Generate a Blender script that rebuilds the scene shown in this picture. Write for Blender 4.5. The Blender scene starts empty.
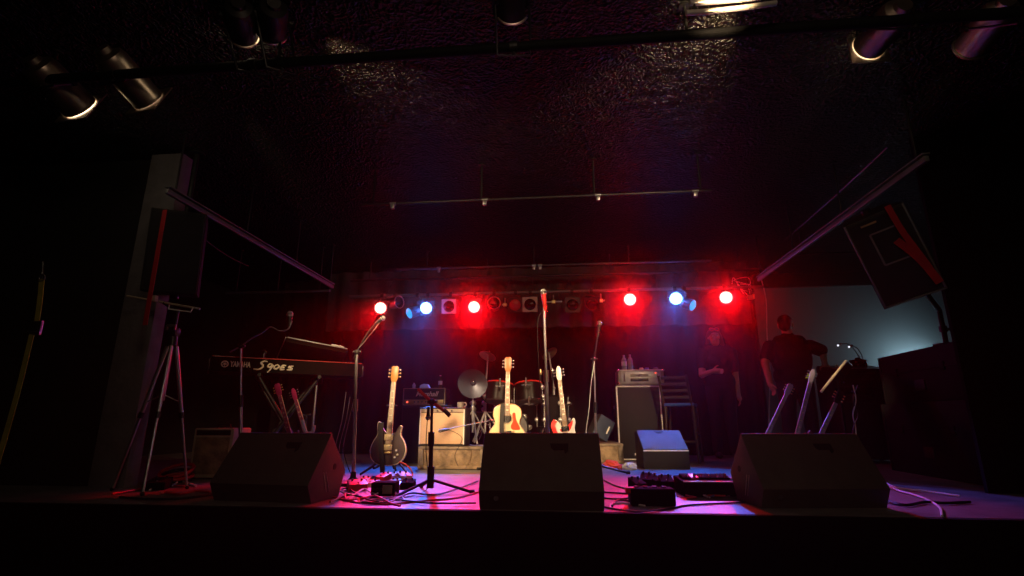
import bpy, bmesh, math, random
from mathutils import Vector, Matrix, Euler

random.seed(7)
PI = math.pi
scene = bpy.context.scene
C = scene.collection

# ------------------------------------------------------------------ camera geometry (18 mm lens, tilted up, panned a little to stage right)
EYE = 0.45
PSI, TH, FOC = math.radians(5.6), math.radians(14.5), 512.0
cP, sP, cT, sT = math.cos(PSI), math.sin(PSI), math.cos(TH), math.sin(TH)

def _ray(px, py):
    u = (288 - py) / 512.0
    return (px - 512) / 512.0, cT - u * sT, sT + u * cT

def P(px, py, d):
    """world point seen at a picture position, d metres in front of the viewer (measured level)"""
    l, f, z = _ray(px, py)
    t = d / f
    l *= t
    return Vector((l * cP - d * sP, l * sP + d * cP, EYE + z * t))

def PY(px, py, y):
    """same, on the upright plane at stage depth y"""
    v = P(px, py, 1.0) - Vector((0, 0, EYE))
    v = v * (y / v.y)
    return v + Vector((0, 0, EYE))

def F(px, py, z=0.0):
    """world point on a level plane"""
    l, f, w = _ray(px, py)
    t = (z - EYE) / w
    l, d = l * t, f * t
    return Vector((l * cP - d * sP, l * sP + d * cP, z))

# ------------------------------------------------------------------ materials
def mat(name, col, rough=0.5, metal=0.0, var=0.15, scale=12.0, bump=0.0, bscale=60.0, emit=None, estr=0.0, alpha=None, spec=0.5, trans=0.0, coat=0.0):
    m = bpy.data.materials.new(name)
    m.use_nodes = True
    nt = m.node_tree
    b = nt.nodes['Principled BSDF']
    b.inputs['Roughness'].default_value = rough
    b.inputs['Metallic'].default_value = metal
    b.inputs['Specular IOR Level'].default_value = spec
    b.inputs['Transmission Weight'].default_value = trans
    b.inputs['Coat Weight'].default_value = coat
    tc = nt.nodes.new('ShaderNodeTexCoord')
    n = nt.nodes.new('ShaderNodeTexNoise')
    n.inputs['Scale'].default_value = scale
    n.inputs['Detail'].default_value = 4
    nt.links.new(tc.outputs['Object'], n.inputs['Vector'])
    r = nt.nodes.new('ShaderNodeValToRGB')
    r.color_ramp.elements[0].position = 0.3
    r.color_ramp.elements[1].position = 0.7
    r.color_ramp.elements[0].color = [c * (1 - var) for c in col] + [1]
    r.color_ramp.elements[1].color = [min(1, c * (1 + var)) for c in col] + [1]
    nt.links.new(n.outputs['Fac'], r.inputs['Fac'])
    nt.links.new(r.outputs['Color'], b.inputs['Base Color'])
    if bump:
        n2 = nt.nodes.new('ShaderNodeTexNoise')
        n2.inputs['Scale'].default_value = bscale
        n2.inputs['Detail'].default_value = 6
        nt.links.new(tc.outputs['Object'], n2.inputs['Vector'])
        bp = nt.nodes.new('ShaderNodeBump')
        bp.inputs['Strength'].default_value = bump
        bp.inputs['Distance'].default_value = 0.02
        nt.links.new(n2.outputs['Fac'], bp.inputs['Height'])
        nt.links.new(bp.outputs['Normal'], b.inputs['Normal'])
    if emit:
        b.inputs['Emission Color'].default_value = list(emit) + [1]
        b.inputs['Emission Strength'].default_value = estr
    if alpha is not None:
        b.inputs['Alpha'].default_value = alpha
    return m

M = {}
def mk(k, *a, **kw):
    M[k] = mat(k, *a, **kw)
mk('stage_paint', (0.15, 0.142, 0.14), 0.42, var=0.35, scale=5, bump=0.25, bscale=40)
mk('black_fascia', (0.003, 0.0028, 0.0035), 0.9, spec=.1)
mk('house_floor', (0.006, 0.006, 0.006), 0.8)
mk('black_wall', (0.010, 0.009, 0.010), 0.85, bump=0.3, bscale=25)
mk('pillar_paint', (0.15, 0.14, 0.15), 0.8, bump=0.2, bscale=30)
mk('grey_wall', (0.22, 0.24, 0.25), 0.85, var=0.06, scale=2)
mk('black_cab', (0.008, 0.007, 0.007), 0.7, bump=0.25, bscale=220)
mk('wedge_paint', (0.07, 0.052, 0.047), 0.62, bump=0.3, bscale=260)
mk('handle_dark', (0.003, 0.003, 0.003), 0.8)
mk('grille', (0.02, 0.02, 0.022), 0.45, metal=0.4, bump=0.5, bscale=400)
mk('grey_grille', (0.08, 0.08, 0.09), 0.5, metal=0.0, bump=0.4, bscale=350)
mk('black_plastic', (0.012, 0.012, 0.013), 0.4)
mk('keyboard_case', (0.0035, 0.0033, 0.0033), 0.6, spec=.06)
mk('case_black', (0.005, 0.005, 0.006), 0.75, spec=.2)
mk('rubber', (0.008, 0.008, 0.008), 0.75)
mk('black_metal', (0.012, 0.012, 0.012), 0.45, metal=0.25)
mk('chrome_pole', (0.5, 0.48, 0.46), 0.3, metal=0.6)
mk('chrome', (0.75, 0.74, 0.72), 0.18, metal=1.0, var=0.04)
mk('steel', (0.45, 0.45, 0.46), 0.38, metal=1.0, var=0.1)
mk('rail_paint', (0.13, 0.135, 0.14), 0.45, metal=0.1)
mk('pipe_paint', (0.07, 0.065, 0.06), 0.4, metal=0.5)
mk('alu', (0.5, 0.5, 0.52), 0.35, metal=0.9, var=0.08)
mk('brushed', (0.8, 0.74, 0.66), 0.42, metal=0.6)
mk('can_silver', (0.58, 0.47, 0.38), 0.34, metal=0.95, var=0.15)
mk('can_black', (0.02, 0.018, 0.018), 0.45, metal=0.4)
mk('frame_tan', (0.45, 0.36, 0.28), 0.6)
mk('dark_lens', (0.02, 0.015, 0.015), 0.12, metal=0.5)
mk('blue_grille', (0.02, 0.035, 0.07), 0.5, bump=0.4, bscale=350)
mk('cream_grille', (0.70, 0.46, 0.28), 0.8, var=0.06, scale=90, bump=0.2, bscale=300)
mk('tan_trim', (0.42, 0.33, 0.24), 0.7)
mk('black_tolex', (0.02, 0.018, 0.018), 0.55, bump=0.4, bscale=300)
mk('gold_panel', (0.5, 0.36, 0.16), 0.4, metal=0.6)
mk('white_print', (0.85, 0.8, 0.7), 0.5)
mk('cream_print', (0.9, 0.8, 0.6), 0.5)
mk('piping', (0.85, 0.8, 0.72), 0.55)
mk('riser_wood', (0.24, 0.165, 0.095), 0.8, var=0.6, scale=9, bump=0.5, bscale=40)
mk('riser_edge', (0.22, 0.17, 0.115), 0.7, var=0.5, scale=14)
mk('rack_case', (0.30, 0.285, 0.25), 0.5, metal=0.2, var=0.25)
mk('spruce', (0.83, 0.66, 0.36), 0.25, var=0.05, scale=6, coat=0.4)
mk('guitar_side', (0.35, 0.16, 0.06), 0.3, coat=0.4)
mk('binding', (0.88, 0.78, 0.55), 0.4)
mk('dark_top', (0.085, 0.066, 0.062), 0.25, var=0.2, coat=0.5)
mk('rosewood', (0.32, 0.19, 0.10), 0.5, var=0.2)
mk('maple', (0.72, 0.52, 0.28), 0.4)
mk('pale_board', (0.62, 0.48, 0.32), 0.45, var=0.2)
mk('headstock_amber', (0.62, 0.28, 0.06), 0.35)
mk('headstock_orange', (0.42, 0.12, 0.03), 0.35)
mk('pickguard_red', (0.75, 0.06, 0.02), 0.3)
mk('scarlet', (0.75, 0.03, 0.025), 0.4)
mk('white_lacquer', (0.82, 0.79, 0.74), 0.25, coat=0.4)
mk('pale_gold', (0.85, 0.7, 0.4), 0.4, metal=0.2)
mk('gold_metal', (0.8, 0.6, 0.25), 0.3, metal=0.7)
mk('strap_black', (0.02, 0.018, 0.018), 0.7)
mk('violet_lit_board', (0.5, 0.44, 0.62), 0.4, var=0.1)  # violet of the blue lamps is put into necks and headstocks
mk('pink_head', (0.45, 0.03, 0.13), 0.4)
mk('drum_shell', (0.004, 0.003, 0.0035), 0.35, spec=.08)
mk('drum_hoop', (0.02, 0.012, 0.012), 0.25)
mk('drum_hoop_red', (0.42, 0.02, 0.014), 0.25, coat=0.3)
mk('drum_head', (0.06, 0.055, 0.055), 0.5)
mk('cymbal_dark', (0.055, 0.06, 0.085), 0.3, metal=0.8, var=0.2, scale=8)
mk('cymbal_bronze', (0.5, 0.42, 0.35), 0.3, metal=0.95)
mk('red_strap', (0.42, 0.008, 0.012), 0.75)
mk('yellow_strap', (0.42, 0.36, 0.05), 0.8)
mk('cable_black', (0.012, 0.012, 0.012), 0.45)
mk('cable_grey', (0.2, 0.19, 0.18), 0.5)
mk('cable_red', (0.5, 0.02, 0.03), 0.45)
mk('cable_white', (0.7, 0.7, 0.7), 0.45)
mk('cable_blue', (0.05, 0.12, 0.5), 0.45)
mk('cloth_red', (0.65, 0.06, 0.03), 0.85)
mk('cloth_white', (0.8, 0.78, 0.72), 0.85)
mk('paper', (0.8, 0.78, 0.74), 0.8)
mk('bottle_plastic', (0.75, 0.78, 0.85), 0.12, trans=0.55)
mk('bottle_dark', (0.12, 0.06, 0.03), 0.15, trans=0.3)
mk('bottle_label', (0.75, 0.74, 0.72), 0.6)
mk('cap_blue', (0.1, 0.2, 0.6), 0.5)
mk('mug', (0.25, 0.22, 0.2), 0.5)
mk('seat_vinyl', (0.03, 0.10, 0.38), 0.4)  # blue of the lamp overhead is put into the seat colour
mk('stool_wood', (0.035, 0.022, 0.018), 0.45)
mk('skin', (0.5, 0.27, 0.19), 0.55, var=0.06)
mk('hair_dark', (0.02, 0.013, 0.012), 0.5, bump=0.5, bscale=120)
mk('hair_red', (0.12, 0.03, 0.02), 0.5, bump=0.5, bscale=120)
mk('shirt_black', (0.006, 0.0055, 0.006), 0.85)
mk('trousers_dark', (0.02, 0.022, 0.03), 0.85)
mk('shoe', (0.01, 0.01, 0.01), 0.6)
mk('eye_white', (0.7, 0.68, 0.65), 0.3)
mk('glasses_red', (0.5, 0.02, 0.02), 0.2)
mk('glow_backing_cloth', (0.06, 0.05, 0.05), 0.95, spec=.1, bump=0.3, bscale=40)
mk('curtain', (0.012, 0.009, 0.009), 0.95, spec=.1, bump=0.3, bscale=40)
mk('pedal_red', (0.6, 0.03, 0.02), 0.4)
mk('pedal_black', (0.006, 0.006, 0.007), 0.9, spec=.03)
mk('pedal_silver', (0.5, 0.5, 0.5), 0.4, metal=0.5)
mk('pedal_green', (0.1, 0.4, 0.15), 0.4)
mk('pedal_orange', (0.7, 0.22, 0.03), 0.4)
mk('pedal_cream', (0.8, 0.72, 0.55), 0.5)
mk('tape_yellow', (0.7, 0.8, 0.05), 0.5, emit=(0.6, 0.8, 0.05), estr=0.15)  # faint glow put into the tape, which is no lamp
mk('led_red', (0.3, 0.02, 0.02), 0.4, emit=(1, 0.1, 0.05), estr=2.0)
mk('led_green', (0.02, 0.3, 0.05), 0.4, emit=(0.1, 1, 0.4), estr=0.8)
mk('led_white', (0.5, 0.5, 0.6), 0.4, emit=(0.8, 0.85, 1), estr=1.5)
mk('lens_red', (0.3, 0.02, 0.02), 0.3, emit=(1, 0.13, 0.11), estr=11)
mk('lens_blue', (0.02, 0.1, 0.3), 0.3, emit=(0.16, 0.42, 1), estr=9)
mk('lens_side_blue', (0.02, 0.1, 0.3), 0.3, emit=(0.02, 0.42, 0.95), estr=1.0)
mk('lens_dim_red', (0.2, 0.01, 0.01), 0.3, emit=(1, 0.03, 0.02), estr=0.06)
mk('lens_warm', (0.5, 0.4, 0.3), 0.3, emit=(1, 0.78, 0.5), estr=5.0)
mk('lens_warm_dim', (0.5, 0.4, 0.3), 0.3, emit=(1, 0.7, 0.4), estr=0.35)
mk('tube_white', (0.7, 0.7, 0.7), 0.3, emit=(0.6, 0.85, 1), estr=6)
mk('mic_mesh', (0.35, 0.34, 0.33), 0.4, metal=0.8, bump=0.5, bscale=600)

def ceiling_mat():
    m = bpy.data.materials.new('sprayed_black_ceiling')
    m.use_nodes = True
    nt = m.node_tree
    b = nt.nodes['Principled BSDF']
    b.inputs['Base Color'].default_value = (0.004, 0.0035, 0.003, 1)
    b.inputs['Roughness'].default_value = 0.30
    b.inputs['Specular IOR Level'].default_value = 0.14
    tc = nt.nodes.new('ShaderNodeTexCoord')
    v = nt.nodes.new('ShaderNodeTexVoronoi'); v.inputs['Scale'].default_value = 48
    n = nt.nodes.new('ShaderNodeTexNoise'); n.inputs['Scale'].default_value = 36; n.inputs['Detail'].default_value = 8
    w = nt.nodes.new('ShaderNodeTexNoise'); w.inputs['Scale'].default_value = 7
    ad = nt.nodes.new('ShaderNodeVectorMath'); ad.operation = 'MULTIPLY_ADD'
    ad.inputs[1].default_value = (0.12, 0.12, 0.12)
    nt.links.new(tc.outputs['Object'], n.inputs['Vector'])
    nt.links.new(tc.outputs['Object'], w.inputs['Vector'])
    nt.links.new(w.outputs['Color'], ad.inputs[0])
    nt.links.new(tc.outputs['Object'], ad.inputs[2])
    nt.links.new(ad.outputs['Vector'], v.inputs['Vector'])
    mx = nt.nodes.new('ShaderNodeMath'); mx.operation = 'ADD'
    nt.links.new(v.outputs['Distance'], mx.inputs[0]); nt.links.new(n.outputs['Fac'], mx.inputs[1])
    bp = nt.nodes.new('ShaderNodeBump'); bp.inputs['Strength'].default_value = 1.0; bp.inputs['Distance'].default_value = 0.045
    nt.links.new(mx.outputs[0], bp.inputs['Height'])
    nt.links.new(bp.outputs['Normal'], b.inputs['Normal'])
    return m
M['ceiling'] = ceiling_mat()

# ------------------------------------------------------------------ mesh builder
def frame_to(d):
    d = Vector(d).normalized()
    return d.to_track_quat('Z', 'Y').to_matrix().to_4x4()

class MB:
    def __init__(s):
        s.bm = bmesh.new()
    def _xf(s, verts, m):
        bmesh.ops.transform(s.bm, matrix=m, verts=verts)
    def box(s, c, size, rot=(0, 0, 0), bev=0.0, m=None):
        r = bmesh.ops.create_cube(s.bm, size=1.0)
        vs = r['verts']
        bmesh.ops.scale(s.bm, vec=size, verts=vs)
        if bev:
            es = list({e for v in vs for e in v.link_edges})
            rb = bmesh.ops.bevel(s.bm, geom=es, offset=bev, segments=2, affect='EDGES', profile=0.5)
            vs = list({v for f in rb['faces'] for v in f.verts} | {v for v in vs if v.is_valid})
        mm = Matrix.Translation(c) @ Euler(rot).to_matrix().to_4x4()
        if m is not None:
            mm = m @ mm
        s._xf(vs, mm)
        return s
    def cyl(s, p0, p1, r0, r1=None, seg=16, m=None):
        p0, p1 = Vector(p0), Vector(p1)
        r1 = r0 if r1 is None else r1
        d = p1 - p0
        r = bmesh.ops.create_cone(s.bm, cap_ends=True, segments=seg, radius1=r0, radius2=max(r1, 1e-5), depth=d.length)
        mm = Matrix.Translation((p0 + p1) / 2) @ frame_to(d)
        if m is not None:
            mm = m @ mm
        s._xf(r['verts'], mm)
        return s
    def sph(s, c, r, scale=(1, 1, 1), seg=16, m=None):
        q = bmesh.ops.create_uvsphere(s.bm, u_segments=seg, v_segments=max(6, seg // 2), radius=r)
        mm = Matrix.Translation(c) @ Matrix.Diagonal((*scale, 1))
        if m is not None:
            mm = m @ mm
        s._xf(q['verts'], mm)
        return s
    def tube(s, pts, r, seg=8, smooth=0, m=None):
        pts = [Vector(p) for p in pts]
        if smooth:
            pts = catmull(pts, smooth)
        rings = []
        n = len(pts)
        up = None
        for i, p in enumerate(pts):
            t = (pts[min(i + 1, n - 1)] - pts[max(i - 1, 0)]).normalized()
            if up is None:
                up = Vector((0, 0, 1)) if abs(t.z) < 0.9 else Vector((1, 0, 0))
            a = t.cross(up)
            if a.length < 1e-4:
                a = t.orthogonal()
            a.normalize(); b = a.cross(t).normalized(); up = b
            rr = r if not callable(r) else r(i / (n - 1))
            ring = []
            for k in range(seg):
                q = p + rr * (math.cos(2 * PI * k / seg) * a + math.sin(2 * PI * k / seg) * b)
                if m is not None:
                    q = m @ q
                ring.append(s.bm.verts.new(q))
            rings.append(ring)
        for i in range(n - 1):
            for k in range(seg):
                s.bm.faces.new((rings[i][k], rings[i][(k + 1) % seg], rings[i + 1][(k + 1) % seg], rings[i + 1][k]))
        s.bm.faces.new(rings[0][::-1]); s.bm.faces.new(rings[-1])
        return s
    def lathe(s, prof, m=None, seg=28):
        """prof: (radius, height) pairs round local Z"""
        rings = []
        for r, z in prof:
            if r < 1e-6:
                q = Vector((0, 0, z))
                rings.append([s.bm.verts.new(m @ q if m is not None else q)])
            else:
                ring = []
                for k in range(seg):
                    q = Vector((r * math.cos(2 * PI * k / seg), r * math.sin(2 * PI * k / seg), z))
                    ring.append(s.bm.verts.new(m @ q if m is not None else q))
                rings.append(ring)
        for a, b in zip(rings, rings[1:]):
            for k in range(seg):
                k2 = (k + 1) % seg
                if len(a) == 1 and len(b) > 1:
                    s.bm.faces.new((a[0], b[k2], b[k]))
                elif len(b) == 1 and len(a) > 1:
                    s.bm.faces.new((a[k], a[k2], b[0]))
                elif len(a) > 1:
                    s.bm.faces.new((a[k], a[k2], b[k2], b[k]))
        return s
    def prism(s, pts, axis, a, b, bev=0.0, m=None):
        """closed outline pts (2-D) pushed along axis ('x' -> pts are y,z; 'y' -> pts are x,z; 'z' -> x,y) from a to b"""
        def v3(p, t):
            return {'x': (t, p[0], p[1]), 'y': (p[0], t, p[1]), 'z': (p[0], p[1], t)}[axis]
        va = [s.bm.verts.new(v3(p, a)) for p in pts]
        vb = [s.bm.verts.new(v3(p, b)) for p in pts]
        n = len(pts)
        fs = [s.bm.faces.new(va), s.bm.faces.new(vb[::-1])]
        for i in range(n):
            fs.append(s.bm.faces.new((va[i], vb[i], vb[(i + 1) % n], va[(i + 1) % n])))
        bmesh.ops.recalc_face_normals(s.bm, faces=fs)
        vs = va + vb
        if bev:
            es = [e for f in fs[:2] for e in f.edges]
            rb = bmesh.ops.bevel(s.bm, geom=es, offset=bev, segments=2, affect='EDGES', profile=0.5)
            vs = list({v for f in rb['faces'] for v in f.verts} | {v for v in vs if v.is_valid})
        if m is not None:
            s._xf(vs, m)
        return s
    def torus(s, R, r, m=None, seg=32, ts=8, a0=0, a1=2 * PI):
        full = abs(a1 - a0 - 2 * PI) < 1e-6
        n = seg if full else seg + 1
        pts = [Vector((R * math.cos(a0 + (a1 - a0) * i / seg), R * math.sin(a0 + (a1 - a0) * i / seg), 0)) for i in range(n)]
        rings = []
        for p in pts:
            d = p.normalized()
            ring = []
            for k in range(ts):
                q = p + r * (math.cos(2 * PI * k / ts) * d + math.sin(2 * PI * k / ts) * Vector((0, 0, 1)))
                ring.append(s.bm.verts.new(m @ q if m is not None else q))
            rings.append(ring)
        for i in range(n if full else n - 1):
            A, B = rings[i], rings[(i + 1) % n]
            for k in range(ts):
                s.bm.faces.new((A[k], B[k], B[(k + 1) % ts], A[(k + 1) % ts]))
        if not full:
            s.bm.faces.new(rings[0]); s.bm.faces.new(rings[-1][::-1])
        return s
    def mark(s):
        s.bm.faces.ensure_lookup_table(); return len(s.bm.faces)
    def paint(s, n0, idx):
        s.bm.faces.ensure_lookup_table()
        for f in s.bm.faces[n0:]:
            f.material_index = idx
    def build(s, name, material, parent=None, smooth=True, label=None, extra=()):
        bmesh.ops.recalc_face_normals(s.bm, faces=s.bm.faces)
        me = bpy.data.meshes.new(name)
        for f in s.bm.faces:
            f.smooth = smooth
        for e in s.bm.edges:
            if len(e.link_faces) == 2 and e.calc_face_angle(0) > math.radians(38):
                e.smooth = False
        s.bm.to_mesh(me); s.bm.free()
        me.materials.append(M[material] if isinstance(material, str) else material)
        for x_ in extra:
            me.materials.append(M[x_])
        o = bpy.data.objects.new(name, me)
        C.objects.link(o)
        if parent is not None:
            o.parent = parent
        if label:
            o['label'] = label
        return o

def catmull(pts, sub, closed=False):
    n = len(pts); out = []
    rng = range(n if closed else n - 1)
    g = (lambda i: pts[i % n]) if closed else (lambda i: pts[max(0, min(n - 1, i))])
    for i in rng:
        p0, p1, p2, p3 = (Vector(g(i - 1)), Vector(g(i)), Vector(g(i + 1)), Vector(g(i + 2)))
        for k in range(sub):
            t = k / sub
            out.append(0.5 * ((2 * p1) + (p2 - p0) * t + (2 * p0 - 5 * p1 + 4 * p2 - p3) * t * t + (3 * p1 - p0 - 3 * p2 + p3) * t ** 3))
    if not closed:
        out.append(Vector(pts[-1]))
    return out

def tag(o, label, cat, group=None):
    o['label'] = label; o['category'] = cat
    if group:
        o['group'] = group
    return o

def thing(name, label, cat, loc=(0, 0, 0), rz=0.0, group=None, rot=None):
    o = bpy.data.objects.new(name, None)
    o.empty_display_size = 0.05
    C.objects.link(o)
    o.location = loc
    o.rotation_euler = rot if rot is not None else (0, 0, rz)
    return tag(o, label, cat, group)

def struct(name, mb, m):
    o = mb.build(name, m); o['kind'] = 'structure'
    return o

def dup(root, loc, rz, label, group=None):
    r = root.copy(); C.objects.link(r); r.location = loc; r.rotation_euler = (0, 0, rz)
    r['label'] = label
    if group:
        r['group'] = group
    for ch in list(root.children):
        c = ch.copy(); C.objects.link(c); c.parent = r
        for g in list(ch.children):
            d = g.copy(); C.objects.link(d); d.parent = c
    return r

def lettering(name, text, size, m, parent, loc, rot, shear=0.0, ext=0.001, bold=0.0):
    cu = bpy.data.curves.new(name, 'FONT')
    cu.body = text; cu.size = size; cu.extrude = ext; cu.shear = shear; cu.offset = bold
    cu.align_x = 'LEFT'; cu.align_y = 'CENTER'
    t = bpy.data.objects.new(name, cu)
    C.objects.link(t)
    dg = bpy.context.evaluated_depsgraph_get()
    me = bpy.data.meshes.new_from_object(t.evaluated_get(dg))
    bpy.data.objects.remove(t)
    me.materials.clear(); me.materials.append(M[m])
    o = bpy.data.objects.new(name, me); C.objects.link(o)
    o.parent = parent; o.location = loc; o.rotation_euler = rot
    return o

def blob(name, prims, m, parent=None, voxel=0.012, smooth=4, label=None):
    """one continuous skin grown over tapered limbs (cap) and ovals (ell)"""
    mb = MB()
    for p in prims:
        if p[0] == 'cap':
            _, a, b, ra, rb = p[:5]
            a, b = Vector(a), Vector(b)
            if (b - a).length > 1e-4:
                mb.cyl(a, b, ra, rb, 14)
            mb.sph(a, ra, seg=14); mb.sph(b, rb, seg=14)
        else:
            _, c, rad = p[:3]
            rot = p[3] if len(p) > 3 else (0, 0, 0)
            mb.sph((0, 0, 0), 1.0, rad, 20, Matrix.Translation(c) @ Euler(rot).to_matrix().to_4x4())
    o = mb.build(name, m)
    md = o.modifiers.new('r', 'REMESH'); md.mode = 'VOXEL'; md.voxel_size = voxel; md.use_smooth_shade = True
    sm = o.modifiers.new('s', 'SMOOTH'); sm.iterations = smooth; sm.factor = 0.5
    dg = bpy.context.evaluated_depsgraph_get()
    me = bpy.data.meshes.new_from_object(o.evaluated_get(dg))
    old = o.data
    o.modifiers.clear(); o.data = me; bpy.data.meshes.remove(old)
    me.materials.clear(); me.materials.append(M[m])
    for f in me.polygons:
        f.use_smooth = True
    if parent is not None:
        o.parent = parent
    if label:
        o['label'] = label
    return o

def look_rot(d):
    """rotation that turns local -Y onto direction d"""
    return Vector(d).to_track_quat('-Y', 'Z').to_euler()

# ------------------------------------------------------------------ the room
CEIL = 2.55
EDGE = 2.84        # downstage edge
struct('floor', MB().box((0.2, (EDGE + 8.2) / 2, -0.05), (11.6, 8.2 - EDGE, 0.1)), 'stage_paint')
struct('wall_stage_front', MB().box((0.2, EDGE - 0.012, -0.553), (11.6, 0.03, 1.1)), 'black_fascia')
struct('floor_house', MB().box((0.2, 0.5, -1.15), (11.6, 5.0, 0.1)), 'house_floor')
struct('ceiling', MB().box((0.2, 3.8, CEIL + 0.05), (11.6, 9.0, 0.1)), 'ceiling')
struct('wall_left', MB().box((-5.5, 3.8, 0.7), (0.1, 9.0, 3.7)), 'black_wall')
struct('wall_right', MB().box((5.9, 3.8, 0.7), (0.1, 9.0, 3.7)), 'black_wall')
struct('wall_back', MB().box((0.2, 8.15, 1.25), (11.6, 0.1, 2.6)), 'black_wall')
struct('wall_back_right', MB().box((4.35, 7.75, 1.175), (3.0, 0.1, 2.35)), 'grey_wall')
struct('trim_1', MB().box((4.35, 7.72, 2.45), (3.0, 0.16, 0.2)), 'black_wall')
# proscenium: grey pillar and black returns either side
pl, pr = P(86, 400, 3.62), P(126, 400, 3.62)
struct('trim_2', MB().box(((pl.x + pr.x) / 2, pl.y + 0.2, 1.27), (pr.x - pl.x, 0.12, 2.55), bev=0.01), 'pillar_paint')
struct('wall_proscenium_left', MB().box(((pl.x - 5.5) / 2 - 0.01, pl.y + 0.25, 1.27), (5.5 + pl.x, 0.06, 2.55)), 'black_wall')
wr = P(945, 300, 3.5)
struct('wall_proscenium_right', MB().box((wr.x + 1.55, wr.y, 1.27), (3.1, 0.03, 2.55)), 'black_fascia')

# black curtain across the back, gently pleated
def curtain(name, x0, x1, y, z0, z1, label, m='curtain'):
    mb = MB(); bm = mb.bm
    n = int((x1 - x0) / 0.03)
    cols = []
    for i in range(n + 1):
        x = x0 + (x1 - x0) * i / n
        dy = 0.045 * math.sin(i * 0.62) + 0.02 * math.sin(i * 0.27 + 1)
        cols.append([bm.verts.new((x, y + dy * (0.7 + 0.3 * k / 4), z0 + (z1 - z0) * (1 - k / 4))) for k in range(5)])
    for a, b in zip(cols, cols[1:]):
        for k in range(4):
            bm.faces.new((a[k], b[k], b[k + 1], a[k + 1]))
    o = mb.build(name, m)
    return tag(o, label, 'curtain')
curtain('stage_curtain', -4.2, 2.62, 7.2, 0.01, 2.5, 'black pleated curtain hanging across the back of the stage')

curtain('glow_backing', -3.3, 2.45, 6.8, 1.66, 2.5, 'short dark cloth added behind the row of coloured lamps to catch their glow', 'glow_backing_cloth')  # cloth added behind the lamps so their spill shows as tight glow

# ------------------------------------------------------------------ rails and pipes under the ceiling
def pipe(name, a, b, r, m, label, cat, hang=(), hz=CEIL, knobs=()):
    a, b = Vector(a), Vector(b)
    t = thing(name, label, cat, (a + b) / 2)
    o = (a + b) / 2
    MB().cyl(a - o, b - o, r, seg=14).build('tube', m, t)
    for f in hang:
        p = a.lerp(b, f) - o
        mb = MB().cyl(p + Vector((0, 0, r)), Vector((p.x, p.y, hz - o.z)), 0.008, seg=8)
        mb.cyl((p.x, p.y, hz - o.z - 0.012), (p.x, p.y, hz - o.z), 0.03, seg=12)
        mb.build('hanger', 'black_metal', t)
    for f in knobs:
        p = a.lerp(b, f) - o
        d = (b - a).normalized()
        MB().cyl(p - d * 0.025, p + d * 0.025, r * 1.7, seg=14).box(p + Vector((0, 0, -r - 0.02)), (0.03, 0.03, 0.04), bev=0.004).build('clamp', 'steel', t)
    return t

RZ = 2.04
xl = F(200, 200, RZ)
def rail(name, x, y0, y1, label):
    t = thing(name, label, 'rail', (x, (y0 + y1) / 2, RZ))
    L = y1 - y0
    mb = MB()
    mb.box((0, 0, 0), (0.03, L, 0.04), bev=0.006)
    mb.build('bar', 'rail_paint', t)
    MB().box((0, 0, 0.035), (0.05, L, 0.01), bev=0.003).build('flange', 'rail_paint', t)
    for f in (-0.47, -0.15, 0.17, 0.47):
        MB().cyl((0, L * f, 0.04), (0, L * f, CEIL - RZ), 0.008, seg=8).cyl((0, L * f, CEIL - RZ - 0.012), (0, L * f, CEIL - RZ), 0.028, seg=10).build('hanger', 'black_metal', t)
    return t
a, b = F(163, 191, RZ), F(335, 287, RZ)
rail('soffit_rail', (a.x + b.x) / 2, a.y, b.y, 'grey metal rail under the ceiling above the keyboards')
rL = (a, b)
a2, b2 = F(930, 158, RZ), F(757, 280, RZ)
rail('soffit_rail', (a2.x + b2.x) / 2, a2.y, b2.y, 'grey metal rail under the ceiling above the strapped loudspeaker')
# cross bar closing the far end of the rail over the keyboards
c0 = F(228, 290, RZ)
pipe('cross_pipe', (c0.x, b.y - 0.02, RZ - 0.05), (b.x - 0.05, b.y - 0.02, RZ - 0.05), 0.016, 'rail_paint', 'pale pipe across the far end of the rail above the keyboards', 'pipe', hang=(0.1, 0.5, 0.9))
q0, q1 = P(795, 254, 5.6), P(872, 252, 5.4)
pipe('cross_pipe', q0, q1, 0.012, 'black_metal', 'thin dark pipe above the grey wall behind the strapped loudspeaker', 'pipe', hang=(0.1, 0.9))
q0, q1 = P(888, 147, 3.6), P(785, 240, 5.6)
MBc = MB().tube([q0, q0.lerp(q1, .33) + Vector((0, 0, -.01)), q0.lerp(q1, .66) + Vector((0, 0, -.01)), q1], 0.008, 6, 5)
tag(MBc.build('ceiling_cable', 'cable_black'), 'thin cable running along the ceiling above the rail over the strapped loudspeaker', 'cable')
q0, q1 = P(205, 240, 4.2), P(248, 266, 5.0)
tag(MB().tube([q0, q0.lerp(q1, .5) + Vector((0, 0, -.02)), q1], 0.006, 6, 5).build('ceiling_cable', 'cable_black'), 'thin cable sagging beneath the rail above the keyboards', 'cable')

# pipe half way back
a, b = P(352, 212, 3.9), P(706, 186, 3.9)
b.y = a.y = (a.y + b.y) / 2; a.z = b.z = P(530, 198, 3.9).z
pipe('lighting_pipe', a, b, 0.009, 'pipe_paint', 'thin black ceiling pipe half way back, empty but for clamps', 'pipe', hang=(0.04, 0.36, 0.68, 0.97), knobs=(0.37, 0.69, 0.955, 0.1))
a, b = P(392, 271, 6.1), P(706, 258, 6.1)
b.y = a.y = (a.y + b.y) / 2; a.z = b.z = P(541, 265, 6.1).z
pipe('lighting_pipe', a, b, 0.013, 'pipe_paint', 'grey pipe close above the row of coloured lamps', 'pipe', hang=(0.1, 0.45, 0.75), knobs=(0.14, 0.45, 0.47))
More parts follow.
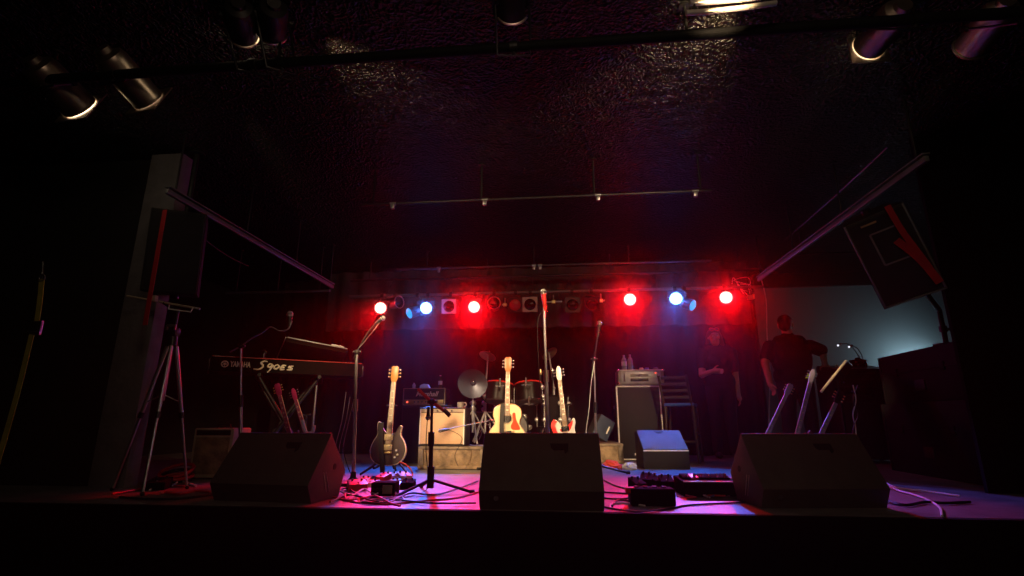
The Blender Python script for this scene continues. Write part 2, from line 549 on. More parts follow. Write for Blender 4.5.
# front pipe that carries the nearest lamps
FP = P(562, 44, 2.28)
pipe('lighting_pipe', (-3.6, FP.y, FP.z), (3.3, FP.y, FP.z), 0.028, 'case_black', 'long black pipe at the front of the ceiling carrying the nearest lamps', 'pipe', hang=(0.1, 0.3, 0.62, 0.9))
# bar of the back lamps
LB = PY(560, 296, 6.47)
bx0, bx1 = PY(360, 300, 6.47).x, PY(752, 296, 6.47).x
t = thing('lamp_truss', 'dark flat truss above the row of red and blue lamps', 'truss', ((bx0 + bx1) / 2, LB.y, LB.z + 0.06))
W2 = (bx1 - bx0) / 2 + 0.15
TZ = LB.z + 0.06
MB().cyl((-W2, 0, 0), (W2, 0, 0), 0.018).build('lower_chord', 'rail_paint', t)
MB().cyl((-W2, 0, 0.22), (W2, 0, 0.22), 0.018).build('upper_chord', 'black_metal', t)
for i in range(14):
    x = -W2 + 0.1 + i * (2 * W2 - 0.2) / 13
    MB().cyl((x, 0, 0), (x + (0.12 if i % 2 else -0.02), 0, 0.22), 0.008, seg=8).build('brace', 'black_metal', t)
for x in (-W2 * 0.9, -W2 * .3, W2 * .3, W2 * 0.9):
    MB().cyl((x, 0, 0.22), (x, 0, CEIL - TZ), 0.01, seg=8).build('hanger', 'black_metal', t)

# ------------------------------------------------------------------ lamps
def par_can(label, pos, aim, R=0.09, L=0.26, lens='dark_lens', housing='can_black', gel='square', gelm='frame_tan', pipe_y=None, pipe_z=None, group=None, name='par_can', lens_bulge=0.02):
    """lens end at pos, looking along aim; yoke goes up to the pipe"""
    pos = Vector(pos); aim = Vector(aim).normalized()
    t = thing(name, label, 'stage lamp', pos, group=group)
    m = Matrix.Translation((0, 0, 0)) @ frame_to(aim)
    # can: local z = aim. open rim at 0, back at -L
    MB().lathe([(R * 0.93, -0.004), (R, 0.0), (R, -0.02), (R * 0.97, -0.025), (R * 0.97, -L * 0.78), (R * 0.86, -L * 0.87), (R * 0.5, -L * 0.92), (R * 0.45, -L), (0, -L)], m).build('housing', housing, t)
    MB().lathe([(0, lens_bulge), (R * .4, lens_bulge * 0.85), (R * .7, lens_bulge * .5), (R * 0.93, -0.003), (R * 0.9, -0.012), (0, -0.012)], m).build('lens', lens, t)
    if gel == 'square':
        mb = MB(); bm = mb.bm
        S = R * 1.22; n = 32; z0, z1 = 0.004, 0.012
        rows = []
        for z in (z0, z1):
            inn = [bm.verts.new(m @ Vector((R * .95 * math.cos(2 * PI * k / n + PI / 4), R * .95 * math.sin(2 * PI * k / n + PI / 4), z))) for k in range(n)]
            out = []
            for k in range(n):
                a_ = 2 * PI * k / n + PI / 4
                cx, cy = math.cos(a_), math.sin(a_)
                q = S / max(abs(cx), abs(cy))
                out.append(bm.verts.new(m @ Vector((cx * q, cy * q, z))))
            rows.append((inn, out))
        for k in range(n):
            k2 = (k + 1) % n
            for (A, B) in ((rows[0][0], rows[0][1]), (rows[1][0], rows[1][1]), (rows[0][0], rows[1][0]), (rows[0][1], rows[1][1])):
                bm.faces.new((A[k], A[k2], B[k2], B[k]))
        mb.build('gel_frame', gelm, t)
    elif gel == 'ring':
        MB().torus(R * 1.04, 0.007, m @ Matrix.Translation((0, 0, 0.004))).build('gel_frame', gelm, t)
    # yoke: U bracket pivoting mid-can
    piv = m @ Vector((0, 0, -L * 0.45))
    side = aim.cross(Vector((0, 0, 1)))
    side = side.normalized() if side.length > 1e-3 else Vector((1, 0, 0))
    top = (pipe_z - pos.z) if pipe_z is not None else 0.2
    apex = Vector((piv.x, (pipe_y - pos.y) if pipe_y is not None else piv.y, top))
    A, B = piv + side * (R + 0.006), piv - side * (R + 0.006)
    u0 = apex - Vector((0, 0, 0.05))
    A2, B2 = u0 + side * (R + 0.006) * .95, u0 - side * (R + 0.006) * .95
    yk = MB().tube([A, A.lerp(A2, .5), A2, B2, B2.lerp(B, .5), B], 0.007, 6).build('yoke', 'black_metal', t)
    MB().cyl(u0, apex + Vector((0, 0, -0.02)), 0.012, seg=10).cyl(apex - Vector((0.02, 0, 0)), apex + Vector((0.02, 0, 0)), 0.036, seg=12).build('clamp', 'black_metal', t)
    for q, sg in ((A, 1), (B, -1)):
        MB().cyl(q, q + side * sg * 0.02, 0.014, seg=10).build('knob', 'black_plastic', yk)
    return t

def spot(name, loc, aim, energy, col, ang, blend=0.5, radius=0.04):
    l = bpy.data.lights.new(name, 'SPOT')
    l.energy = energy; l.color = col; l.spot_size = math.radians(ang); l.spot_blend = blend; l.shadow_soft_size = radius
    o = bpy.data.objects.new(name, l); C.objects.link(o)
    o.location = loc
    o.rotation_euler = (Vector(aim) - Vector(loc)).to_track_quat('-Z', 'Y').to_euler()
    return o

RED, BLUE = (1.0, 0.0, 0.004), (0.01, 0.16, 1.0)
GB = 'row of lamps across the back of the stage'
back = [  # px, py, kind, aim offset, label
    (380.5, 308, 'red', (0.3, -1, -0.30), 'lit red lamp at the far end of the row, above the keyboards side'),
    (426, 308, 'blue', (0.1, -1, -0.30), 'lit blue lamp in the row beside the downturned blue lamp above the dark guitar'),
    (474, 307, 'red', (0.05, -1, -0.30), 'lit red lamp in the row above the cymbals of the drum kit'),
    (630, 299.5, 'red', (-0.05, -1, -0.28), 'lit red lamp in the row above the tall bass cabinet, largest glow'),
    (676, 298.5, 'blue', (-0.15, -1, -0.28), 'lit blue lamp in the row above the wooden stool'),
    (726, 297.5, 'red', (-0.25, -1, -0.28), 'lit red lamp in the row above the long-haired person'),
]
TARGET = {380.5: (-1.8, 3.0), 426: (-1.3, 4.3), 474: (-.85, 3.15), 630: (-.05, 3.1), 676: (.8, 4.3), 726: (1.2, 3.1)}
CONE = {380.5: 40, 426: 54, 474: 44, 630: 44, 676: 58, 726: 44}
SPILL = {380.5: 7, 426: 8, 474: 8, 630: 20, 676: 11, 726: 3.5}
POWERS = {380.5: 420, 426: 420, 474: 420, 630: 330, 676: 430, 726: 260}
for px, py, k, aim, lab in back:
    pos = PY(px, py, 6.34)
    par_can(lab, pos, aim, R=0.079, L=0.24, lens='lens_red' if k == 'red' else 'lens_blue', pipe_y=LB.y, pipe_z=TZ, gelm='can_black', group=None)
    col = RED if k == 'red' else BLUE
    aimv = Vector(aim).normalized()
    tgt = TARGET[px]
    spot('%s_beam' % k, pos + aimv * 0.06, (tgt[0], tgt[1], 0), POWERS[px], col, CONE[px], 0.7, 0.06)
    l = bpy.data.lights.new('lamp_spill', 'POINT'); l.energy = SPILL[px]; l.color = col; l.shadow_soft_size = .05
    o = bpy.data.objects.new('lamp_spill', l); C.objects.link(o); o.location = pos + aimv * 0.05
# side facing blue pair
for px, py, aim, lab in ((409, 313.5, (-0.75, -0.75, -0.45), 'small blue lamp turned down and aside, next to the keyboards end of the row'),
                         (693, 305.5, (0.8, -0.7, -0.5), 'small blue lamp turned down and aside, above the long-haired person and stool')):
    pos = PY(px, py, 6.27)
    par_can(lab, pos, aim, R=0.072, L=0.15, lens='lens_side_blue', gel=None, pipe_y=LB.y, pipe_z=TZ)
    aimv = Vector(aim).normalized()
    spot('blue_beam', pos + aimv * 0.06, Vector((1.95, 4.65, .7)) if px > 600 else Vector((-1.6, 4.6, 0)), 320 if px > 600 else 90, (.16, .12, 1.0) if px > 600 else BLUE, 27 if px > 600 else 60, 0.8, 0.05)
# unlit lamps
for px, py, aim, gel, gm, lens, lab in (
        (449, 306.5, (0.0, -1, -0.12), 'square', 'frame_tan', 'dark_lens', 'unlit lamp with pale square frame between the blue and red lamps over the amplifier head'),
        (530, 304.5, (0.0, -1, -0.12), 'square', 'frame_tan', 'dark_lens', 'unlit lamp with pale square frame just beside the tall centre microphone'),
        (572.5, 305, (0.0, -1, -0.12), 'square', 'can_black', 'dark_lens', 'unlit lamp with dark square frame in the row above the white guitar'),
        (494, 303, (0.1, -1, 0.0), 'ring', 'can_silver', 'dark_lens', 'unlit round lamp with a bare ring beside the red lamp over the drums'),
        (515, 305, (0.0, -1, -0.3), 'square', 'can_black', 'lens_dim_red', 'barely glowing dark red lamp above the acoustic guitar'),
        (399, 302, (0.9, -0.5, 0.0), 'ring', 'can_silver', 'dark_lens', 'unlit lamp turned sideways beside the red lamp nearest the keyboards'),
        (592, 304, (0.0, -1, -0.5), 'square', 'can_black', 'dark_lens', 'unlit black lamp next to the brightest red lamp')):
    par_can(lab, PY(px, py, 6.37), aim, R=0.078, L=0.22, lens=lens, gel=gel, gelm=gm, pipe_y=LB.y, pipe_z=TZ)
# thin safety arms and small fittings on the bar
def arm(px0, py0, px1, py1, lab):
    a_, b_ = PY(px0, py0, 6.4), PY(px1, py1, 6.4)
    t_ = thing('clamp_arm', lab, 'clamp', (a_ + b_) / 2)
    d_ = (b_ - a_) / 2
    MB().cyl(-d_, d_, 0.012, seg=10).build('rod', 'steel', t_)
    MB().cyl((0, 0, -0.02), (0, 0, 0.09), 0.009, seg=8).build('stem', 'steel', t_)
    MB().box((0, 0.0, 0.0), (0.05, 0.04, 0.045), bev=0.006).build('clamp_body', 'gold_metal', t_)
arm(545, 302, 562, 301.5, 'brass coloured clamp arm beside the head of the tall centre microphone')
arm(502, 305, 508, 304.6, 'short steel clamp arm between the ring lamp and the dim red lamp')
arm(597, 301, 605, 300.5, 'small steel clamp arm beside the brightest red lamp')
# box at the end of the truss
bp_ = PY(750, 297.5, 6.4)
t = thing('junction_box', 'small yellowish box at the end of the lamp row above the curtain edge', 'box', bp_)
MB().box((0, 0, 0), (0.06, 0.05, 0.05), bev=0.006).build('case', 'frame_tan', t)
MB().box((0.04, 0, 0.01), (0.02, 0.04, 0.06), bev=0.004).build('bracket', 'gold_metal', t)
MB().cyl((0, 0, 0.02), (0, LB.y - bp_.y, TZ - bp_.z), 0.008, seg=8).build('arm', 'black_metal', t)
# tangle of wires above it
for k in range(5):
    pts = [P(735 + random.uniform(-3, 25), 276 + random.uniform(0, 22), 6.45) for _ in range(5)]
    pts = [P(728 + k * 4, 284, 6.45)] + pts + [P(752, 292, 6.45)]
    tag(MB().tube(pts, 0.005, 5, 5).build('loose_wire', 'cable_white' if k % 2 else 'cable_black'), ['pale', 'black', 'thin pale', 'looped black', 'twisted'][k] + ' wire in the tangle above the curtain edge', 'wire', 'wires tangled above the curtain edge')
q = [P(697, 305, 6.4), P(702, 300, 6.4), P(706, 294, 6.42), P(715, 291, 6.45)]
tag(MB().tube(q, 0.006, 6, 5).build('lamp_cable', 'cable_black'), 'black cable curling from the downturned blue lamp near the long-haired person', 'cable')
q = [P(760, 275, 6.7), P(766, 300, 6.7), P(767, 335, 6.7), P(770, 370, 6.7), P(769, 420, 6.7), F(771, 460)]
tag(MB().tube(q, 0.007, 6, 5).build('hanging_cable', 'cable_white'), 'pale cable hanging down in front of the grey wall beside the person at the desk', 'cable')

# nearest lamps on the front pipe
def near_can(p_front, p_back, d0, d1, label, lens, R=0.088, housing='can_silver', gel='ring'):
    f, bk = P(*p_front, d0), P(*p_back, d1)
    aim = (f - bk).normalized()
    L = (f - bk).length
    return par_can(label, f, aim, R=R, L=L, lens=lens, housing=housing, gel=gel, gelm='can_silver', pipe_y=FP.y, pipe_z=FP.z, lens_bulge=.042), f, aim
near_can((80, 107), (30, 58), 2.80, 2.50, 'silver can lamp nearest the wall on the front pipe, keyboards side', 'lens_warm', R=0.1, gel='square')
near_can((148, 100), (101, 48), 2.75, 2.45, 'silver can lamp second along the front pipe, keyboards side', 'lens_warm_dim', R=0.092, gel='square')
near_can((869, 46), (905, 4), 2.45, 2.15, 'silver can lamp with bright rim on the front pipe, toward the mixing desk', 'lens_warm', R=0.085, gel='square')
near_can((972, 46), (1008, 0), 2.45, 2.15, 'dull silver can lamp on the front pipe nearest the wall by the flight cases', 'dark_lens', R=0.085)
near_can((243, 34), (238, 2), 2.40, 2.16, 'black can lamp with a lit rim on the front pipe, above the keyboards', 'lens_warm', housing='can_black', R=0.075)
near_can((272, 30), (274, 2), 2.40, 2.16, 'black can lamp with thin lit rim, paired with the one above the keyboards', 'lens_warm', housing='can_black', R=0.075)
near_can((512, 10), (512, -20), 2.3, 2.1, 'black can lamp on the front pipe straight above the centre monitor', 'dark_lens', housing='can_black', R=0.085)
# shiny duct pair close under the ceiling
for (x0, y0, x1, y1, lab) in ((686, 13, 776, 3, 'shiny metal tube lit brightly under the ceiling, nearer of the pair'), (690, 3, 768, -4, 'shiny metal tube lit under the ceiling, cut by the top of the picture')):
    a_, b_ = P(x0, y0, 2.02), P(x1, y1, 2.02)
    t_ = thing('chrome_tube', lab, 'tube', (a_ + b_) / 2)
    h_ = (b_ - a_) / 2
    MB().tube([-h_, -h_ * .4 + Vector((0, 0, -.006)), h_ * .4 + Vector((0, 0, -.006)), h_], 0.013, 12, 4).build('tube', 'brushed', t_)
    for s_ in (-0.8, 0.8):
        q_ = h_ * s_
        MB().cyl(q_, (q_.x, q_.y, CEIL - t_.location.z), 0.006, seg=8).build('hanger', 'black_metal', t_)

# ------------------------------------------------------------------ loudspeakers, wedges
def wedge(label, loc, rz, w=0.66, h=0.375, front='wedge_paint', hole=0.1, k=1.0):
    t = thing('floor_monitor', label, 'floor monitor', loc, rz)
    prof = [(-0.15 * k, 0.0), (-0.20 * k, 0.1 * k), (0.0, h), (0.19 * k, 0.15 * k), (0.13 * k, 0.0)]
    mb = MB(); mb.prism(prof, 'x', -w / 2, w / 2, bev=0.006)
    mb.cyl((-w / 2 + .004, 0.004, h - .009), (w / 2 - .004, 0.004, h - .009), .011, seg=12)
    body = mb.build('cabinet', front, t)
    # bar handle recess on the audience side
    n = Vector((0, -(h - 0.1 * k), 0.20 * k)).normalized()
    up = Vector((0, 0.20 * k, h - 0.1 * k)).normalized()
    c = Vector((hole, -0.05 * k, 0.1 * k + (h - 0.1 * k) * 0.75))
    m = Matrix.Translation(c) @ Matrix((( 1, n.x, up.x, 0), (0, n.y, up.y, 0), (0, n.z, up.z, 0), (0, 0, 0, 1)))
    MB().prism([(-0.05, 0.018), (0.05, 0.018), (0.048, -0.03), (0.03, -0.045), (0.026, -0.02), (-0.03, -0.022), (-0.045, -0.008)], 'y', -0.002, 0.004, m=m).build('handle', 'handle_dark', t)
    # grille on the performer's side
    n2 = Vector((0, h - 0.15 * k, 0.19 * k)).normalized(); up2 = Vector((0, -0.19 * k, h - 0.15 * k)).normalized()
    c2 = Vector((0, 0.095 * k, (h + 0.15 * k) / 2))
    m2 = Matrix.Translation(c2) @ Matrix(((1, n2.x, up2.x, 0), (0, n2.y, up2.y, 0), (0, n2.z, up2.z, 0), (0, 0, 0, 1)))
    MB().box((0, 0.004, 0), (w * .94, 0.012, 0.26 * k), bev=0.004, m=m2).build('grille', 'grille', t)
    # side plates: twin runner strips and corner
    for sx in (-1, 1):
        for dy in (0.0, 0.028):
            MB().box((sx * (w / 2 + 0.001), -0.035 * k + dy, 0.1 * k), (0.003, 0.005, 0.12 * k), rot=(0.38, 0, 0)).build('runner_strip', 'steel', body)
        MB().cyl((sx * (w / 2 - 0.01), 0.06 * k, 0.18 * k), (sx * (w / 2 + 0.002), 0.06 * k, 0.18 * k), 0.018, seg=14).build('pole_socket', 'handle_dark', t)
    MB().cyl((-w * .36, -0.185 * k, 0.06 * k), (-w * .36, -0.168 * k, 0.06 * k), 0.013, seg=12).build('connector', 'steel', t)
    return t
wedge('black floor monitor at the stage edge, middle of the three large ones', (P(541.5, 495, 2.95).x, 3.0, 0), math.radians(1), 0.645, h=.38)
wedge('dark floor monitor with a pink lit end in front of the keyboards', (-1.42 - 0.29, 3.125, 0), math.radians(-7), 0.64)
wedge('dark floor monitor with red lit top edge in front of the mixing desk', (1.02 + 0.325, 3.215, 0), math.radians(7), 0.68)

# small monitor with blue lit slope
wl = F(666, 469)
t = thing('floor_monitor', 'small floor monitor with blue lit sloping grille beside the wooden stool', 'floor monitor', (wl.x + 0.0, wl.y + 0.17, 0), math.radians(4))
w = 0.44
prof = [(-0.17, 0.0), (-0.17, 0.17), (0.10, 0.35), (0.18, 0.33), (0.18, 0.0)]
MB().prism(prof, 'x', -w / 2, w / 2, bev=0.006).build('cabinet', 'black_cab', t)
n = Vector((0, -0.18, 0.27)).normalized(); up = Vector((0, 0.27, 0.18)).normalized()
m = Matrix.Translation((0, -0.035, 0.26)) @ Matrix(((1, n.x, up.x, 0), (0, n.y, up.y, 0), (0, n.z, up.z, 0), (0, 0, 0, 1)))
gr = MB().box((0, 0.004, 0), (w * .98, 0.01, 0.31), bev=0.003, m=m).build('grille', 'grey_grille', t)
MB().prism([(-0.05, 0.0), (0.05, 0.0), (0.02, -0.03), (-0.02, -0.03)], 'y', 0.01, 0.013, m=m @ Matrix.Translation((0.0, 0, 0.13))).build('badge', 'grille', gr)
MB().box((0, -0.172, 0.167), (w * .99, 0.012, 0.012), bev=0.003).build('front_lip', 'piping', t)

# side speakers high up: strapped box above the flight cases
def pa_speaker(label, c, w, dp, h, rot, badge=True):
    t = thing('loudspeaker', label, 'loudspeaker', c, rot=rot)
    MB().prism([(-w / 2, -dp / 2), (w / 2, -dp / 2), (w * .36, dp / 2), (-w * .36, dp / 2)], 'z', -h / 2, h / 2, bev=0.008).build('cabinet', 'black_cab', t)
    MB().box((0, -dp / 2 - 0.006, 0), (w * .92, 0.012, h * .93), bev=0.004).build('grille', 'grille', t)
    for sx in (-1, 1):
        MB().box((sx * w * .47, -dp / 2 - 0.008, 0), (0.012, 0.02, h * .98), bev=0.003).build('corner_strip', 'rail_paint' if badge else 'black_cab', t)
    MB().box((0, -dp / 2 - 0.008, -h / 2 + 0.012), (w * .95, 0.02, 0.012), bev=0.003).build('bottom_strip', 'rail_paint' if badge else 'black_cab', t)
    if badge:
        MB().box((-w * .12, -dp / 2 - 0.014, h * .42), (0.09, 0.004, 0.012)).build('badge', 'gold_panel', t)
        mb = MB()
        for (x, z, a_, b_) in ((0, 0.11, .17, .012), (0, -.11, .17, .012), (-.085, 0, .012, .22), (.085, 0, .012, .22)):
            mb.box((x + w * .06, -dp / 2 - 0.013, z + h * .13), (a_, 0.004, b_))
        mb.build('horn_frame', 'pillar_paint', t)
    for sz in (-1, 1):
        MB().cyl((0, 0.0, sz * h / 2), (0, 0.0, sz * (h / 2 + 0.03)), 0.03, seg=14).build('mount_socket', 'black_metal', t)
    return t
sc = P(888, 254, 3.35)
r_ = (look_rot((-0.42, -1.0, -0.45)).to_matrix() @ Matrix.Rotation(math.radians(-17), 3, 'Y')).to_euler()
spk = pa_speaker('black loudspeaker tilted down with red straps above the flight cases', sc, 0.36, 0.36, 0.62, r_)
mw = Matrix.Translation(sc) @ Euler(r_).to_matrix().to_4x4()
# red straps lying over the grille
def strap_path(name, pts, wid, m, label, cat='strap', normal=(0, -1, 0), parent=None):
    """flat woven band through points"""
    pts = catmull([Vector(p) for p in pts], 6)
    mb = MB(); bm = mb.bm
    nrm = Vector(normal)
    rows = []
    for i, p in enumerate(pts):
        tq = (pts[min(i + 1, len(pts) - 1)] - pts[max(i - 1, 0)]).normalized()
        sd = tq.cross(nrm).normalized()
        nn = sd.cross(tq).normalized() * 0.0025
        rows.append([bm.verts.new(p + sd * wid / 2 + nn), bm.verts.new(p - sd * wid / 2 + nn), bm.verts.new(p - sd * wid / 2 - nn), bm.verts.new(p + sd * wid / 2 - nn)])
    for A, B in zip(rows, rows[1:]):
        for k in range(4):
            bm.faces.new((A[k], A[(k + 1) % 4], B[(k + 1) % 4], B[k]))
    bm.faces.new(rows[0]); bm.faces.new(rows[-1][::-1])
    o = mb.build(name, m, parent)
    return tag(o, label, cat) if label else o
fwd = (mw.to_3x3() @ Vector((0, -1, 0)))
strap_path('ratchet_strap', [mw @ Vector(v) for v in ((0.09, -.22, .33), (0.10, -.205, .15), (0.12, -.205, 0.0), (0.14, -.205, -.14))], 0.035, 'red_strap', 'red strap running down the outer side of the tilted loudspeaker', normal=fwd)
strap_path('ratchet_strap', [mw @ Vector(v) for v in ((0.05, -.21, .10), (0.10, -.205, -.02), (0.13, -.205, -.13), (0.15, -.21, -.25))], 0.045, 'red_strap', 'wider red strap crossing the lower corner of the tilted loudspeaker', normal=fwd)
# matching one above the tripod, black, turned to the stage
sl = P(180, 255, 3.75)
pa_speaker('black loudspeaker hanging in the dark above the camera tripod', sl, 0.36, 0.34, 0.62, look_rot((0.5, -1, -0.15)), badge=False)
t = thing('speaker_bracket', 'black drop bracket holding the loudspeaker above the camera tripod', 'bracket', sl + Vector((0, 0, 0.33)))
MB().cyl((0, 0, 0.0), (0, 0, CEIL - sl.z - 0.33), 0.02, seg=10).build('drop_pole', 'black_metal', t)
MB().cyl((0, 0, CEIL - sl.z - 0.345), (0, 0, CEIL - sl.z - 0.33), 0.06, seg=14).build('ceiling_plate', 'black_metal', t)
# red strap hanging from the rail
s0, s1 = P(165, 210, 3.32), P(145, 325, 3.28)
strap_path('ratchet_strap', [s0, s0.lerp(s1, .35), s0.lerp(s1, .7), s1], 0.03, 'red_strap', 'long red strap hanging from the rail end above the camera tripod')
# yellow strap by the wall
t = thing('tie_down_strap', 'yellow tie-down strap with buckle stretched beside the grey pillar', 'strap', P(38, 328, 3.1))
L0 = t.location.copy()
strap_path('webbing', [P(42, 279, 3.1) - L0, P(40, 300, 3.1) - L0, P(37, 322, 3.1) - L0], 0.034, 'yellow_strap', None, parent=t)
strap_path('webbing', [P(32, 334, 3.1) - L0, P(17, 395, 3.1) - L0, P(-6, 475, 3.1) - L0], 0.034, 'yellow_strap', None, parent=t)
mb = MB().box((0, 0, 0), (0.05, 0.02, 0.09), bev=0.006).cyl((-0.035, -0.01, -0.03), (0.035, -0.01, -0.03), 0.008, seg=8).cyl((-0.035, -0.01, 0.035), (0.035, -0.01, 0.035), 0.008, seg=8)
mb.build('buckle', 'steel', t)
MB().cyl(P(42, 279, 3.1) - L0, P(43, 262, 3.15) - L0, 0.006, seg=8).torus(0.02, 0.005, Matrix.Translation(P(42, 278, 3.1) - L0) @ Matrix.Rotation(PI / 2, 4, 'X')).build('hook', 'steel', t)

# ------------------------------------------------------------------ camera tripod near the edge
tf = [F(142, 496), F(187, 489), F(112, 491)]
ctr = (tf[0] + tf[1] + tf[2]) / 3
hd = P(167, 342, ctr.y + 0.28)
t = thing('camera_tripod', 'silver legged camera tripod standing near the stage edge by the pillar', 'tripod', (ctr.x, ctr.y, 0))
O = Vector((ctr.x, ctr.y, 0))
hub = Vector((0, 0, 0.98))
for f in tf:
    e = f - O
    mid = hub.lerp(e, 0.5)
    s_ = hub + (e - hub).normalized() * 0.03 + Vector(((e.x) * .1, e.y * .1, 0))
    lg = MB().cyl(s_, s_.lerp(e, .5), 0.013, seg=10).build('leg', 'alu', t)
    MB().cyl(s_.lerp(e, .48), s_.lerp(e, .99), 0.009, seg=10).build('lower_tube', 'alu', lg)
    MB().cyl(s_.lerp(e, .47), s_.lerp(e, .51), 0.017, seg=10).build('leg_lock', 'black_plastic', lg)
    MB().sph(e + Vector((0, 0, 0.012)), 0.014, seg=10).build('foot', 'rubber', lg)
    MB().cyl(Vector((0, 0, 0.62)), s_.lerp(e, .4), 0.005, seg=6).build('brace', 'alu', t)
MB().cyl((0, 0, 0.58), (0, 0, 1.02), 0.012, seg=10).build('centre_column', 'alu', t)
MB().cyl((0, 0, 0.95), (0, 0, 1.02), 0.035, 0.028, seg=14).build('hub', 'black_plastic', t)
MB().box((0, 0, 1.05), (0.06, 0.06, 0.06), bev=0.01).build('pan_head', 'black_plastic', t)
MB().box((0, -0.035, 1.09), (0.075, 0.01, 0.014), bev=0.002).box((-0.03, -0.035, 1.075), (0.012, 0.01, 0.03)).box((0.03, -0.035, 1.075), (0.012, 0.01, 0.03)).build('quick_release', 'alu', t)
MB().cyl((0, 0, 1.08), (0, 0, 1.22), 0.012, seg=10).build('riser_tube', 'black_plastic', t)
bar_c = Vector((0, 0, 1.23))
la, lb = P(127, 296, ctr.y + .2) - O, P(200, 309, ctr.y + .2) - O
cz = (la + lb) / 2
off = bar_c - Vector((cz.x, cz.y, cz.z))
mb = MB().cyl(la, la.lerp(lb, .38), 0.007, seg=8).cyl(la.lerp(lb, .44), lb, 0.008, seg=8)
mb.build('cross_bar', 'tan_trim', t)
MB().box(la.lerp(lb, .36) + Vector((0, 0, 0.015)), (0.05, 0.03, 0.045), bev=0.006).build('bar_clamp', 'tan_trim', t)
c_ = la.lerp(lb, .76)
mb = MB()
mb.tube([c_ + Vector((-.1, 0, .012)), c_ + Vector((-.1, 0, -.02)), c_ + Vector((.07, 0, -.045)), c_ + Vector((.085, 0, -.012))], 0.005, 6)
mb.build('loop_bracket', 'cloth_white', t, label='pale loop bracket')
MB().cyl(cz, Vector((0, 0, 1.2)), 0.012, seg=8).build('bar_mount', 'black_plastic', t)

# ------------------------------------------------------------------ guitars
def outline(pts, sub=5):
    return [(v.x, v.y) for v in catmull([Vector((p[0], p[1], 0)) for p in pts], sub, True)]

AC = [(0, 0), (.10, .005), (.175, .045), (.205, .12), (.19, .21), (.14, .285), (.135, .33), (.155, .39), (.14, .46), (.08, .50), (.03, .507)]
AC = AC + [(-x, z) for x, z in AC[::-1][0:-1]]
DC = [(0, 0), (.09, .01), (.155, .06), (.178, .14), (.155, .22), (.118, .28), (.115, .33), (.12, .37), (.095, .37), (.07, .32), (.04, .30), (-.03, .31), (-.07, .35), (-.09, .40), (-.12, .41), (-.128, .36), (-.118, .29), (-.155, .22), (-.178, .14), (-.155, .06), (-.09, .01)]
OF = [(0.02, 0), (.13, -.01), (.18, .03), (.155, .11), (.115, .19), (.105, .26), (.125, .33), (.105, .37), (.07, .33), (.04, .29), (-.03, .29), (-.065, .34), (-.105, .37), (-.125, .32), (-.11, .24), (-.13, .17), (-.175, .09), (-.165, .03), (-.09, 0.0)]

